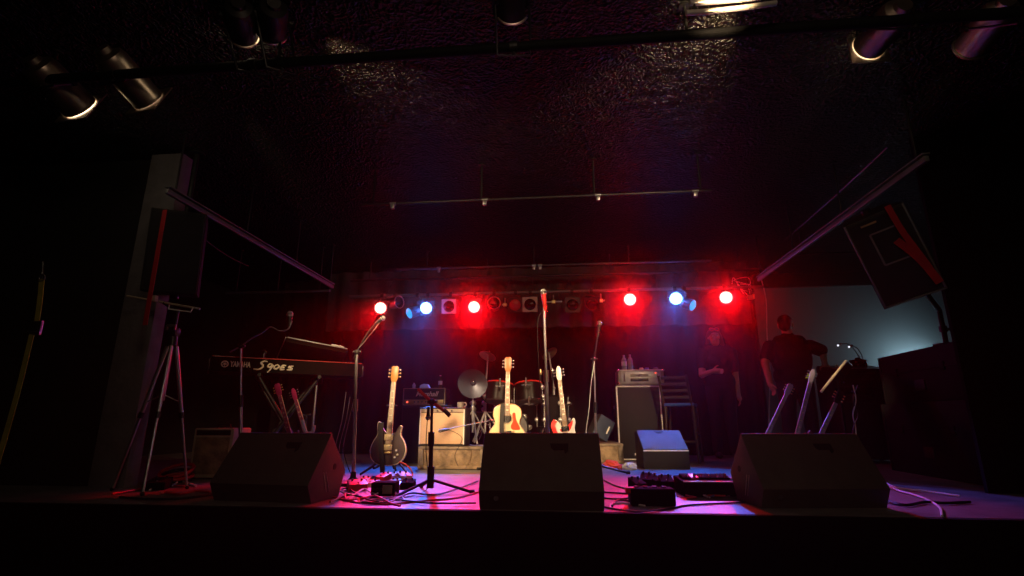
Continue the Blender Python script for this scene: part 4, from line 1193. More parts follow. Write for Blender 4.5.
# crumpled paper
mb = MB()
px_ = Vector((P(423, 387, dh).x, cyy - .04, zt))
prof = [(-.055, 0), (.06, 0), (.035, .045), (-.01, .05), (-.05, .035)]
mb.prism([(x, z) for x, z in prof], 'y', -.05, .03, bev=.004)
o = mb.build('folded_paper', 'paper'); o.location = px_
tag(o, 'folded white paper propped on the amplifier head', 'paper')

# tall bass cabinet
db = 6.15
ba, bb = P(619, 461.5, db), P(666, 461, db)
bw = (bb - ba).length
bh = P(640, 384.5, db).z
bxx, byy = (ba.x + bb.x) / 2, (ba.y + bb.y) / 2 + .2
t = thing('speaker_cabinet', 'tall black bass cabinet with white piping behind the small blue lit monitor', 'speaker cabinet', (bxx, byy, 0))
MB().box((0, 0, bh / 2), (bw, .38, bh), bev=.012).build('cabinet', 'black_tolex', t)
MB().box((0, -.19, bh / 2), (bw * .90, .012, bh * .93), bev=.004).build('grille_cloth', 'black_cab', t)
mb = MB()
for (x, z, a_, b_) in ((-bw * .465, bh / 2, .017, bh * .96), (bw * .465, bh / 2, .014, bh * .96), (0, bh * .975, bw * .94, .016), (0, bh * .02, bw * .94, .014)):
    mb.box((x, -.193, z), (a_, .012, b_), bev=.003)
mb.build('piping', 'piping', t, label='white piping')
MB().box((-.02, -.2, .075), (.12, .006, .02)).build('badge', 'white_print', t)
for sx in (-1, 1):
    MB().box((sx * bw / 2, 0, bh * .7), (.012, .12, .04), bev=.004).build('side_handle', 'steel', t)
# rack head on it
ra, rb = P(619, 384, db), P(664.5, 384, db)
rh = P(640, 369.5, db).z - bh
rw = (rb - ra).length
t = thing('amplifier_rack', 'grey metal cornered amplifier case on the tall bass cabinet', 'amplifier', ((ra.x + rb.x) / 2, byy, bh))
MB().box((0, 0, rh / 2), (rw, .34, rh), bev=.01).build('case', 'rack_case', t)
MB().box((0, -.168, rh * .5), (rw * .86, .012, rh * .78), bev=.003).build('front_panel', 'pedal_silver', t)
for sx in (-1, 1):
    for sz in (.04, .96):
        MB().sph((sx * rw * .49, -.165, rh * sz), .02, seg=12).build('corner_cap', 'chrome', t)
MB().box((0, -.17, rh * .97), (rw * .98, .014, .014), bev=.003).build('top_edge', 'cloth_white', t)
for i, (x, z) in enumerate(((-.12, .62), (-.12, .32), (.05, .62), (.05, .32))):
    MB().box((rw * x, -.175, rh * z), (rw * .22, .006, rh * .2), bev=.002).build('unit_panel', 'black_plastic' if i % 2 else 'rack_case', t)
for i in range(5):
    MB().cyl((rw * (.22 + .045 * i), -.174, rh * .45), (rw * (.22 + .045 * i), -.19, rh * .45), .009, seg=10).build('knob', 'chrome', t)
MB().cyl((rw * .32, -.174, rh * .78), (rw * .32, -.182, rh * .78), .009, seg=10).build('pilot_light', 'led_red', t)
for sx in (-.36, .36):
    MB().tube([(rw * sx, -.172, rh * .25), (rw * sx, -.20, rh * .3), (rw * sx, -.20, rh * .7), (rw * sx, -.172, rh * .75)], .006, 8).build('rack_handle', 'steel', t)
zt = bh + rh
bottle('clear water bottle with white label on the grey amplifier case, outer of two', Vector((P(625.5, 368, db).x, byy - .1, zt)), .185, .032, 'bottle_plastic', 'bottle_plastic')
bottle('clear water bottle on the grey amplifier case, inner of two', Vector((P(632, 368, db).x, byy - .07, zt)), .195, .032, 'bottle_plastic', 'bottle_plastic', lab=False)
for px, m_, lab in ((642.5, 'pedal_cream', 'pale round bottle cap lying beside the water bottles'), (648, 'cap_blue', 'small blue bottle cap on the grey amplifier case'), (657, 'mug', 'dull bottle cap at the end of the grey amplifier case')):
    o = MB().lathe([(0, 0), (.026, 0), (.028, .006), (.026, .024), (.018, .03), (0, .03)], seg=18).build('bottle_cap', m_)  # loose bottle caps lying on the amplifier case
    o.location = (P(px, 368, db).x, byy - .1, zt)
    tag(o, lab, 'bottle cap')

# rotated small speaker on the end of the drum platform
sp = P(602, 443, 5.8)
t = thing('small_speaker', 'small dark blue speaker standing on its corner at the platform end', 'loudspeaker', (sp.x, sp.y + .1, 0.215))
ca_ = Matrix.Translation((0, 0, .155)) @ Matrix.Rotation(math.radians(24), 4, 'Z') @ Matrix.Rotation(math.radians(30), 4, 'Y')
MB().box((0, 0, 0), (.20, .15, .24), bev=.008, m=ca_).build('cabinet', 'black_cab', t)
MB().box((0, -.078, 0), (.19, .008, .23), bev=.003, m=ca_).build('grille', 'blue_grille', t)
MB().box((.05, -.084, 0.0), (.016, .004, .085), m=ca_).build('badge', 'white_print', t)
# bits on the floor by it
def crumple(label, name, loc, size, m, cat, seed):
    rnd = random.Random(seed)
    mb = MB(); mb.sph((0, 0, 0), 1.0, (1, 1, 1), 16)
    for v in mb.bm.verts:
        k = 0.75 + 0.4 * rnd.random()
        v.co = Vector((v.co.x * size[0] * k, v.co.y * size[1] * k, max(-size[2] * .5, v.co.z * size[2] * k)))
    o = mb.build(name, m, smooth=False)
    o.location = (loc.x, loc.y, size[2] * .5)
    return tag(o, label, cat)
crumple('crumpled red cloth on the floor at the platform end', 'cloth', F(611, 468), (.09, .06, .05), 'cloth_red', 'cloth', 3)
crumple('crumpled white cloth on the floor beside the small blue lit monitor', 'cloth', F(630, 470), (.07, .05, .045), 'cloth_white', 'cloth', 4)
crumple('small red rag on the floor beside the white cloth', 'cloth', F(622, 469.5), (.04, .04, .03), 'cloth_red', 'cloth', 5)

# ------------------------------------------------------------------ drums
def drum(name, label, c, rot, R, L, lugs=6, head='drum_head', hoop='drum_hoop', angles=None):
    t = thing(name, label, 'drum', c, rot=rot)
    MB().lathe([(R * .985, -L / 2), (R, -L / 2), (R, L / 2), (R * .985, L / 2)], seg=36).build('shell', 'drum_shell', t)
    for s in (-1, 1):
        MB().torus(R * 1.02, .009, Matrix.Translation((0, 0, s * L / 2)), 36).build('hoop', hoop if s < 0 or not angles else 'drum_hoop_red', t)  # top hoop of the toms coloured red to imitate the back lamps' gleam
        MB().lathe([(0, s * (L / 2 + .001)), (R * .99, s * (L / 2 + .001)), (R * .99, s * (L / 2 - .002)), (0, s * (L / 2 - .002))], seg=36).build('drum_head', head, t)
    for a_ in (angles or [2 * PI * k / lugs for k in range(lugs)]):
        mb = MB()
        x, y = math.cos(a_), math.sin(a_)
        for z in (-L * .26, L * .26):
            mb.sph((R * x * 1.03, R * y * 1.03, z), .030, (1, 1, .9), 12)
        mb.cyl((R * x * 1.045, R * y * 1.045, -L / 2), (R * x * 1.045, R * y * 1.045, L / 2), .005, seg=8)
        mb.build('lug', 'chrome_pole', t)
    return t
dz = 5.75
tc1, tc2 = P(499, 393, dz), P(529, 393, dz)
drum('tom_drum', 'dark rack tom with red lit rim behind the acoustic guitar headstock', tc1, (-.18, .08, .0), .143, .2, angles=[3.14, 2.4, 1.6])
drum('tom_drum', 'dark rack tom with red lit rim beside the tall chrome microphone stand', tc2, (-.18, -.08, .0), .143, .2, angles=[0.0, .75, 1.5])
bc = P(514, 428, dz + .15); 
bR = bc.z - 0.205 - .005
bR = min(bR, .29)
drum('bass_drum', 'large dark bass drum facing forward behind the acoustic guitar', Vector((bc.x, bc.y + .1, .205 + bR + .012)), (PI / 2, 0, 0), bR, .36, 8, hoop='drum_shell')
ft = P(553, 440, dz + .1)
t = drum('floor_tom', 'dark floor tom on legs behind the white and red guitar', Vector((ft.x, ft.y + .1, .205 + .34)), (0, 0, 0), .17, .34, 6, hoop='drum_shell')
for k in range(3):
    a_ = k * 2 * PI / 3 + .3
    MB().cyl((.185 * math.cos(a_), .185 * math.sin(a_), .05), (.185 * math.cos(a_), .185 * math.sin(a_), -.335), .008, seg=8).build('leg', 'chrome', t)
sn = P(487, 418, dz + .5)
t = drum('snare_drum', 'shallow snare drum half hidden behind the toms', Vector((sn.x - .03, sn.y + .1, .62)), (0.05, 0, 0), .165, .13, 8, hoop='chrome', head='white_print')
MB().cyl((0, 0, -.07), (0, 0, -.25), .012, seg=8).build('stand_post', 'chrome', t)
for k in range(3):
    a_ = k * 2 * PI / 3
    MB().cyl((0, 0, -.2), (.22 * math.cos(a_), .22 * math.sin(a_), -.405), .008, seg=8).build('leg', 'chrome', t)
# tom mount
t = thing('tom_mount', 'chrome holder between the two rack toms', 'drum hardware', ((tc1.x + tc2.x) / 2, tc1.y + .03, .205 + 2 * bR))
zz = tc1.z - t.location.z
MB().cyl((0, 0, 0), (0, 0, zz + .05), .014, seg=10).build('post', 'chrome', t)
for sx in (-1, 1):
    MB().tube([(0, 0, zz + .03), (sx * .03, 0, zz + .06), (sx * .035, 0, zz + .0)], .010, 8).build('arm', 'chrome', t)
# fittings on the toms
def wing(px, py, lab):
    c = P(px, py, dz - .22)
    t = thing('drum_clamp', lab, 'drum hardware', c)
    MB().cyl((0, 0, -.045), (0, 0, .05), .012, seg=10).build('post', 'chrome', t)
    MB().cyl((-.05, 0, -.03), (.05, 0, -.03), .006, seg=8).build('cross_rod', 'chrome', t)
    MB().box((0, .05, -.01), (.02, .11, .02), bev=.004).build('bracket', 'chrome', t)
wing(500, 383, 'chrome clamp on the rack tom behind the acoustic guitar neck')
wing(526, 382, 'chrome clamp on the rack tom beside the tall microphone stand')
wing(529, 401, 'lower chrome clamp under the tom beside the tall microphone stand')
def cymbal(label, c, nrm, R, m):
    t = thing('cymbal', label, 'cymbal', c, rot=Vector(nrm).to_track_quat('Z', 'Y').to_euler())
    MB().lathe([(.006, .022), (R * .14, .018), (R * .2, .004), (R * .6, -.004), (R, -.016), (R, -.018), (R * .6, -.007), (R * .2, .001), (R * .14, .014), (.006, .018)], seg=40).build('plate', m, t)
    MB().cyl((0, 0, .012), (0, 0, .05), .007, seg=8).sph((0, 0, .05), .013, (1, 1, .6), 10).build('wing_nut', 'chrome', t)
    return t
def cym_stand(label, top, base, a0=.3):
    t = thing('cymbal_stand', label, 'cymbal stand', (base.x, base.y, base.z))
    T = Vector(top) - Vector(base)
    MB().cyl((0, 0, .12), (0, 0, T.z * .6), .013, seg=10).build('lower_tube', 'chrome_pole', t)
    MB().cyl((0, 0, T.z * .6), T, .009, seg=10).build('upper_tube', 'chrome_pole', t)
    MB().sph((0, 0, T.z * .6), .02, seg=10).build('joint', 'chrome_pole', t)
    for k in range(3):
        a_ = a0 + k * 2 * PI / 3
        MB().cyl((0, 0, .35), (.25 * math.cos(a_), .25 * math.sin(a_), .012), .009, seg=8).build('leg', 'chrome_pole', t)
    return t
c1 = P(473, 383, 5.65)
cymbal('large dark cymbal tipped almost upright beside the amplifier head', c1, (0.35, -1, 0.25), .165, 'cymbal_dark')
b1 = Vector((P(471, 440, 5.6).x, c1.y + .03, .205)); 
cym_stand('chrome stand below the large tipped cymbal', c1 + Vector((0, 0.01, 0)), b1, .9)
c2 = P(488, 355, 5.9)
cymbal('small cymbal tilted high on a straight stand behind the acoustic guitar', c2, (0.3, .5, 1), .10, 'cymbal_bronze')
cym_stand('chrome stand holding the high small cymbal', c2, Vector((P(485, 400, 5.9).x, c2.y + .03, .205)), .2)
c3 = P(549, 353, 6.0)
cymbal('thin tilted cymbal just beside the tall centre microphone stand', c3, (-.6, .45, .8), .10, 'cymbal_bronze')
cym_stand('chrome stand holding the thin tilted cymbal', c3, Vector((P(554, 400, 6.0).x, c3.y + .03, .205)), .5)
for px, py, lab in ((540.5, 372, 'small brass tipped rod standing above the rack tom'), (552.5, 371, 'small chrome tipped rod beside the white guitar headstock')):
    c = P(px, py, 5.9)
    t = thing('drum_rod', lab, 'drum hardware', (c.x, c.y, .205))
    MB().cyl((0, 0, .0), (0, 0, c.z - .205), .008, seg=8).build('rod', 'black_metal', t)
    MB().lathe([(0, -.03), (.014, -.03), (.018, 0), (.012, .03), (0, .035)], Matrix.Translation((0, 0, c.z - .205)), 12).build('tip', 'gold_metal' if px < 545 else 'chrome', t)
# plain drum throne, low behind
tr = P(510, 430, 6.5)
t = thing('drum_throne', 'round black drum stool behind the drum kit', 'stool', (tr.x, 6.55, .205))
MB().lathe([(0, .42), (.15, .42), (.16, .45), (.15, .49), (0, .5)], seg=24).build('seat', 'black_plastic', t)
MB().cyl((0, 0, .12), (0, 0, .42), .014, seg=10).build('post', 'chrome', t)
for k in range(3):
    a_ = k * 2 * PI / 3
    MB().cyl((0, 0, .2), (.15 * math.cos(a_), .15 * math.sin(a_), .01), .01, seg=8).build('leg', 'chrome', t)

# ------------------------------------------------------------------ bar stool with a slatted back
so = P(685, 461, 6.0)
sz_ = P(680, 403.5, 6.0).z
t = thing('bar_stool', 'dark wooden bar stool with slatted back and blue lit seat', 'stool', (so.x, so.y, 0), math.radians(-20))
MB().box((0, 0, sz_ - .015), (.33, .32, .035), bev=.012).build('seat', 'seat_vinyl', t)
for sx in (-1, 1):
    for sy in (-1, 1):
        MB().cyl((sx * .17, sy * .16, .0), (sx * .145, sy * .135, sz_ - .03), .015, .017, seg=10).build('leg', 'stool_wood', t)
for sy in (-1, 1):
    MB().cyl((-.16, sy * .15, .22), (.16, sy * .15, .22), .011, seg=8).build('rung', 'stool_wood', t)
    MB().cyl((-.155 if sy > 0 else .155, -.15, .3), (-.155 if sy > 0 else .155, .15, .3), .011, seg=8).build('rung', 'stool_wood', t)
zt = P(668, 377, 5.85).z
bk = [(-.20, -.20), (.12, -.20)]
for x in (-.16, .14):
    MB().cyl((x, -.145, sz_ - .03), (x - .03, -.19, zt + .02), .014, seg=10).build('back_post', 'stool_wood', t)
for k in range(4):
    f = .22 + .25 * k
    z = sz_ + (zt - sz_) * f
    MB().box((-.025, -.15 - .035 * f, z), (.29, .016, .035), bev=.005).build('back_slat', 'stool_wood', t)

# ------------------------------------------------------------------ people
def hand(c, fwd, side, sc=1.0, curl=0.35):
    """palm and five fingers: list of limbs; fwd = toward fingertips, side = toward thumb"""
    f, s = Vector(fwd).normalized(), Vector(side).normalized()
    n = f.cross(s).normalized()
    c = Vector(c)
    out = [('cap', c, c + f * .05 * sc, .030 * sc, .033 * sc), ('cap', c + s * .015 * sc, c + f * .07 * sc + s * .02 * sc, .018 * sc, .016 * sc), ('cap', c - s * .018 * sc, c + f * .068 * sc - s * .024 * sc, .018 * sc, .015 * sc)]
    for i, (o, L) in enumerate(((.030, .072), (.010, .08), (-.011, .074), (-.031, .058))):
        b = c + f * .078 * sc + s * o * sc
        k1 = b + f * L * .5 * sc * math.cos(curl) + n * L * .5 * sc * math.sin(curl)
        k2 = k1 + f * L * .5 * sc * math.cos(curl * 2.2) + n * L * .5 * sc * math.sin(curl * 2.2)
        out += [('cap', b - f * .02 * sc, k1, .0098 * sc, .009 * sc), ('cap', k1, k2, .009 * sc, .0078 * sc)]
    b = c + f * .015 * sc + s * .03 * sc
    k1 = b + (f * .6 + s * .8).normalized() * .04 * sc
    k2 = k1 + (f * .9 + s * .4).normalized() * .032 * sc
    out += [('cap', b, k1, .013 * sc, .011 * sc), ('cap', k1, k2, .011 * sc, .009 * sc)]
    return out

def head_prims(c, yaw, sc=1.0, tilt=0.0):
    """skull centre c; face looks along local -Y turned by yaw"""
    m = Matrix.Translation(c) @ Matrix.Rotation(yaw, 4, 'Z') @ Matrix.Rotation(tilt, 4, 'X')
    p = lambda x, y, z: m @ Vector((x * sc, y * sc, z * sc))
    e = m.to_euler()
    out = [('ell', p(0, .015, .025), (.076 * sc, .092 * sc, .088 * sc), e),
           ('ell', p(0, -.02, -.045), (.060 * sc, .068 * sc, .075 * sc), e),
           ('cap', p(-.025, -.055, -.09), p(.025, -.055, -.09), .024 * sc, .024 * sc),
           ('cap', p(0, -.082, .015), p(0, -.102, -.022), .010 * sc, .015 * sc),
           ('cap', p(-.04, -.078, .035), p(.04, -.078, .035), .014 * sc, .014 * sc),
           ('cap', p(-.022, -.083, -.056), p(.022, -.083, -.056), .010 * sc, .010 * sc),
           ('ell', p(-.044, -.062, -.015), (.02 * sc, .02 * sc, .016 * sc), e),
           ('ell', p(.044, -.062, -.015), (.02 * sc, .02 * sc, .016 * sc), e)]
    for sx in (-1, 1):
        out.append(('ell', p(sx * .080, .015, -.008), (.012 * sc, .022 * sc, .032 * sc), e))
    return out, m

# --- man, back to us, working at the desk
DM = 6.2
hp = P(790, 326, DM)          # middle of the head
feet = P(790, 462, DM)
mx, my = P(797, 400, DM).x, P(797, 400, DM).y
HT = P(787, 316, DM).z
k = HT / 1.76
MX = Matrix.Translation((mx, my, 0)) @ Matrix.Rotation(math.radians(-PSI * 57.3 * 0), 4, 'Z')
def lp(x, y, z):
    return MX @ Vector((x, y, z * k))
shL, shR = lp(-.235, 0, 1.37), lp(.235, .0, 1.37)
elL = P(765, 363, DM - .03); haL = P(770, 384, DM - .14)
elR = P(822.5, 351, DM - .02); haR = P(825, 364.5, DM - .08)
torso = [('ell', lp(0, 0, 1.22), (.215, .135, .28 * k)), ('ell', lp(0, .01, 1.0), (.205, .14, .16 * k)), ('ell', lp(0, 0, 1.34), (.235, .115, .12 * k)),
         ('cap', lp(-.11, 0, 1.42), lp(.11, 0, 1.42), .075, .075)]
body = torso + [('cap', lp(0, .0, 1.45), lp(-.015, -.0, 1.60), .062, .058),
        ('cap', shL, elL, .062, .048), ('cap', elL, haL, .046, .032),
        ('cap', shR, elR, .062, .048), ('cap', elR, haR, .046, .032),
        ('cap', lp(-.1, 0, .92), lp(-.115, .0, .5), .10, .065), ('cap', lp(-.115, 0, .5), lp(-.13, .04, .08), .062, .042),
        ('cap', lp(.1, 0, .92), lp(.125, .0, .5), .10, .065), ('cap', lp(.125, 0, .5), lp(.14, .04, .08), .062, .042),
        ('cap', lp(-.13, .05, .045), lp(-.15, .18, .035), .04, .035), ('cap', lp(.14, .05, .045), lp(.17, .18, .035), .04, .035)]
hpz = Vector((lp(0, 0, 0).x - .015, my - .0, HT - .115))
hpr, hm = head_prims(hpz, math.radians(150), 1.0)   # faces away and to one side
body += hpr
body += hand(haL, (.35, -.2, -.8), (0.2, -1, 0), 1.0, .5)
body += hand(haR, (.5, .3, -.55), (-1, .2, 0), 1.0, .3)
man = blob('person', body, 'skin', voxel=.0085, smooth=3)
tag(man, 'person in a black short-sleeved shirt, back turned, reaching to the mixing desk', 'person')
sl1 = shL.lerp(elL, .62); sr1 = shR.lerp(elR, .85)
blob('shirt', [('ell', lp(0, 0, 1.22), (.238, .155, .29 * k)), ('ell', lp(0, .01, 1.0), (.23, .158, .17 * k)), ('ell', lp(0, 0, 1.34), (.25, .13, .13 * k)), ('cap', lp(-.11, 0, 1.425), lp(.11, 0, 1.425), .085, .085), ('cap', lp(-.03, 0, 1.47), lp(.0, 0, 1.49), .075, .07),
               ('cap', shL, sl1, .08, .078), ('cap', shR, sr1, .08, .078)], 'shirt_black', man, .012, 3)
blob('trousers', [('ell', lp(0, .01, .93), (.195, .15, .13 * k)), ('cap', lp(-.1, 0, .9), lp(-.115, .0, .5), .112, .08), ('cap', lp(-.115, 0, .5), lp(-.13, .04, .09), .08, .066),
                  ('cap', lp(.1, 0, .9), lp(.125, .0, .5), .112, .08), ('cap', lp(.125, 0, .5), lp(.14, .04, .09), .08, .066)], 'trousers_dark', man, .012, 3)
for sx, e in ((-1, lp(-.15, .19, .03)), (1, lp(.17, .19, .03))):
    h_ = lp(-.13 if sx < 0 else .14, .03, .04)
    MBs = blob('shoe', [('cap', Vector((h_.x, h_.y, .045)), Vector((e.x, e.y, .04)), .048, .042)], 'shoe', man, .01, 2)
hmv = lambda x, y, z: hm @ Vector((x, y, z))
blob('hair', [('ell', hmv(0, .025, .045), (.086, .098, .082), hm.to_euler()), ('ell', hmv(0, .065, -.01), (.072, .055, .075), hm.to_euler())], 'hair_dark', man, .009, 2)
for sx in (-1, 1):
    MB().sph(hmv(sx * .03, -.082, .008), .011, seg=10).build('eye', 'eye_white', man)

# --- woman, facing us, one hand at the waist
DW = 6.62
wx, wy = P(721.5, 400, DW).x, P(721.5, 400, DW).y
HTW = P(717, 329, DW).z
k = HTW / 1.66
WX = Matrix.Translation((wx, wy, 0))
def lw(x, y, z):
    return WX @ Vector((x, y, z * k))
shl, shr = lw(-.185, 0, 1.35), lw(.185, 0, 1.35)
ell, hal = P(702, 375, DW - .05), P(713, 371, DW - .22)
elr, har = P(735, 372, DW - .03), P(738.5, 395, DW - .07)
body = [('ell', lw(0, 0, 1.18), (.165, .115, .24 * k)), ('ell', lw(0, 0, .95), (.18, .125, .15 * k)), ('cap', lw(-.11, 0, 1.38), lw(.11, 0, 1.38), .06, .06),
        ('ell', lw(-.07, -.085, 1.22), (.07, .06, .07)), ('ell', lw(.07, -.085, 1.22), (.07, .06, .07)),
        ('cap', lw(0, 0, 1.37), lw(-.01, -.01, 1.5), .05, .046),
        ('cap', shl, ell, .052, .042), ('cap', ell, hal, .04, .027), ('cap', shr, elr, .052, .042), ('cap', elr, har, .04, .027),
        ('cap', lw(-.085, 0, .88), lw(-.09, 0, .48), .095, .06), ('cap', lw(-.09, 0, .48), lw(-.10, .02, .08), .058, .038),
        ('cap', lw(.085, 0, .88), lw(.09, 0, .48), .095, .06), ('cap', lw(.09, 0, .48), lw(.11, .02, .08), .058, .038),
        ('cap', lw(-.10, .02, .04), lw(-.12, -.12, .03), .036, .03), ('cap', lw(.11, .02, .04), lw(.14, -.12, .03), .036, .03)]
hc = Vector((lw(-.02, 0, 0).x, wy - .02, HTW - .115))
hpr, hmw = head_prims(hc, math.radians(-6), .95)
body += hpr
body += hand(hal, (1, -.25, -.05), (0, -.2, 1), .92, .5)
body += hand(har, (.15, -.1, -1), (-.2, -1, 0), .92, .35)
wom = blob('person', body, 'skin', voxel=.0085, smooth=3)
tag(wom, 'person with long hair in black, standing with one hand held at the waist', 'person')
blob('top', [('ell', lw(0, 0, 1.18), (.18, .13, .25 * k)), ('ell', lw(0, 0, .95), (.20, .14, .17 * k)), ('cap', lw(-.11, 0, 1.385), lw(.11, 0, 1.385), .068, .068),
             ('ell', lw(-.07, -.085, 1.22), (.08, .07, .08)), ('ell', lw(.07, -.085, 1.22), (.08, .07, .08)), ('cap', lw(0, 0, 1.40), lw(0, 0, 1.43), .062, .056),
             ('cap', shl, shl.lerp(ell, .6), .068, .064), ('cap', shr, shr.lerp(elr, .85), .068, .06)], 'shirt_black', wom, .012, 3)
blob('trousers', [('ell', lw(0, 0, .9), (.19, .135, .13 * k)), ('cap', lw(-.085, 0, .86), lw(-.09, 0, .48), .105, .075), ('cap', lw(-.09, 0, .48), lw(-.10, .02, .09), .074, .06),
                  ('cap', lw(.085, 0, .86), lw(.09, 0, .48), .105, .075), ('cap', lw(.09, 0, .48), lw(.11, .02, .09), .074, .06)], 'shirt_black', wom, .012, 3)
for a_, b_ in ((lw(-.10, .03, .04), lw(-.12, -.13, .03)), (lw(.11, .03, .04), lw(.14, -.13, .03))):
    blob('shoe', [('cap', Vector((a_.x, a_.y, .043)), Vector((b_.x, b_.y, .038)), .042, .036)], 'shoe', wom, .01, 2)
hv = lambda x, y, z: hmw @ Vector((x * .95, y * .95, z * .95))
blob('hair', [('ell', hv(0, .03, .05), (.088, .096, .08), hmw.to_euler()), ('cap', hv(-.075, .03, .02), hv(-.085, .03, -.12), .03, .03), ('cap', hv(.075, .03, .02), hv(.10, .0, -.17), .034, .036),
              ('ell', hv(0, .08, -.08), (.085, .045, .15), hmw.to_euler())], 'hair_red', wom, .009, 2)
for sx in (-1, 1):
    MB().sph(hv(sx * .03, -.083, .008), .010, seg=10).build('eye', 'eye_white', wom)
MB().box(hv(0, -.097, -.055), (.045, .008, .007), bev=.003).build('lips', 'pink_head', wom)
# glasses pushed up on the hair
mb = MB()
for sx in (-1, 1):
    mb.torus(.028, .005, Matrix.Translation(hv(sx * .034, -.055, .105)) @ Matrix.Rotation(math.radians(50), 4, 'X'), 16)
    mb.cyl(hv(sx * .062, -.05, .105), hv(sx * .085, .04, .07), .003, seg=6)
o = mb.build('sunglasses', 'glasses_red')
tag(o, 'red sunglasses pushed up on the hair of the standing person', 'sunglasses')

# ------------------------------------------------------------------ mixing desk and cases
DK = 5.95
ma, mb_ = P(829, 370, DK), P(876, 367.5, DK)
mz = ma.z - .05
mc = (ma + mb_) / 2
ml = (Vector((mb_.x, mb_.y, 0)) - Vector((ma.x, ma.y, 0))).length + .08
t = thing('equipment_case', 'tall black case carrying the mixing desk beside the person seen from behind', 'case', (mc.x + .05, mc.y + .1, 0))
MB().box((0, 0, mz / 2 + .02), (ml, .5, mz - .04), bev=.012).build('case', 'black_cab', t)
for sx in (-1, 1):
    for sy in (-1, 1):
        MB().cyl((sx * (ml / 2 - .05), sy * .2, 0), (sx * (ml / 2 - .05), sy * .2, .06), .02, seg=10).build('leg', 'black_metal', t)
    MB().box((sx * (ml / 2 - .012), -.245, mz / 2 + .02), (.03, .02, mz - .06), bev=.004).build('corner_strip', 'black_metal', t)
for i, (x, z, m_) in enumerate(((-.3, .1, 'black_plastic'), (-.3, .19, 'pedal_black'), (-.3, .28, 'black_plastic'))):
    MB().box((x * .5, -.252, mz - z), (.4, .012, .07), bev=.003).build('rack_unit', m_, t)
for i, (x, z, m_) in enumerate(((-.25, .1, 'cap_blue'), (-.1, .16, 'cap_blue'), (-.18, .2, 'cap_blue'))):
    MB().cyl((x, -.257, mz - z), (x, -.265, mz - z), .009, seg=8).build('indicator_lamp', m_, t)
t2 = thing('mixing_desk', 'mixing desk with sloping panel under two bent lamps', 'mixing desk', (mc.x + .05, mc.y + .1, mz))
MB().prism([(-.24, 0), (-.24, .05), (.2, .13), (.24, .11), (.24, 0)], 'x', -ml / 2 + .02, ml / 2 - .02, bev=.006).build('console', 'black_plastic', t2)
for i in range(12):
    y = .06 + .06 * (i % 2)
    x = -ml / 2 + .08 + i * (ml - .16) / 11
    MB().cyl((x, y, .05 + (y + .24) * .18), (x, y, .078 + (y + .24) * .18), .010, .008, seg=8).build('knob', 'pedal_silver', t2)
MB().prism([(-.03, -.02), (.03, -.02), (0.012, .03)], 'y', -.25, -.244, m=Matrix.Translation((P(812.5, 377, DK - .2).x - t2.location.x + .0, 0, -.03))).build('yellow_tag', 'tape_yellow', t2)
# gooseneck lamps
def goose(px_list, lab):
    t = thing('gooseneck_lamp', lab, 'desk lamp', Vector((PY(*px_list[0], mc.y + .15).x, mc.y + .15, mz + .12)))
    L_ = t.location.copy()
    pts = [PY(x, y, mc.y + .15) for x, y in px_list]
    off = L_ - pts[0]
    pts = [Vector((p.x, L_.y, p.z)) - Vector((L_.x, L_.y, L_.z)) for p in pts]
    pts[0] = Vector((0, 0, 0))
    MB().tube(pts, .0055, 8, 5).build('gooseneck', 'black_metal', t)
    e = pts[-1]
    MB().cyl(e + Vector((.03, 0, .008)), e + Vector((-.02, 0, -.012)), .012, .018, seg=12).build('lamp_shade', 'alu', t)
    MB().sph(e + Vector((-.018, -.01, -.012)), .011, seg=10).build('bulb', 'led_white', t)
goose([(863, 366), (862, 356), (857, 348), (850, 346)], 'small bent lamp on the mixing desk, inner of two')
goose([(864, 367), (856, 352), (848, 344), (839, 344.5)], 'small bent lamp on the mixing desk with its tip nearer the person')
# box near lamp
t = thing('control_box', 'small dark box on the back of the mixing desk under the bent lamps', 'box', Vector((PY(858, 362, mc.y + .22).x, mc.y + .22, mz + .12)))
MB().box((0, 0, .03), (.15, .1, .08), bev=.008).build('case', 'black_plastic', t)
MB().cyl((-.05, -.05, .04), (-.05, -.06, .04), .012, seg=10).cyl((.04, -.05, .04), (.04, -.06, .04), .012, seg=10).build('dial', 'pedal_silver', t)
MB().box((0, 0, .08), (.04, .05, .03), bev=.004).build('top_block', 'black_plastic', t)

# pale edged folding stand with its desk, in front
ea, eb = P(821, 392, 4.75), P(846, 361, 4.75)
v = eb - ea
t = thing('music_stand', 'music stand with pale lit edge in front of the mixing desk', 'music stand', (eb.x + .12, eb.y + .08, 0))
O = Vector(t.location)
u = v.normalized()
la = ea - O; lb = eb - O
dpt = Vector((.16, .22, -.03))
def slab(p, q, ex, th):
    mb = MB()
    n_ = (q - p).cross(ex).normalized() * th
    vs = [mb.bm.verts.new(w_) for w_ in (p - n_, q - n_, q + ex - n_, p + ex - n_, p + n_, q + n_, q + ex + n_, p + ex + n_)]
    for f in ((0, 1, 2, 3), (7, 6, 5, 4), (0, 4, 5, 1), (1, 5, 6, 2), (2, 6, 7, 3), (3, 7, 4, 0)):
        mb.bm.faces.new([vs[i] for i in f])
    return mb
slab(la, lb, dpt, .008).build('desk', 'black_metal', t)
MB().cyl(la, lb, .012, seg=10).build('edge_tube', 'cream_print', t, label='pale edge tube')
MB().cyl(lb, lb + dpt * .9, .011, seg=10).build('top_tube', 'alu', t)
mid = (la + lb) / 2 + dpt * .5
MB().cyl((mid.x, mid.y, .06), mid, .012, seg=10).build('post', 'black_metal', t)
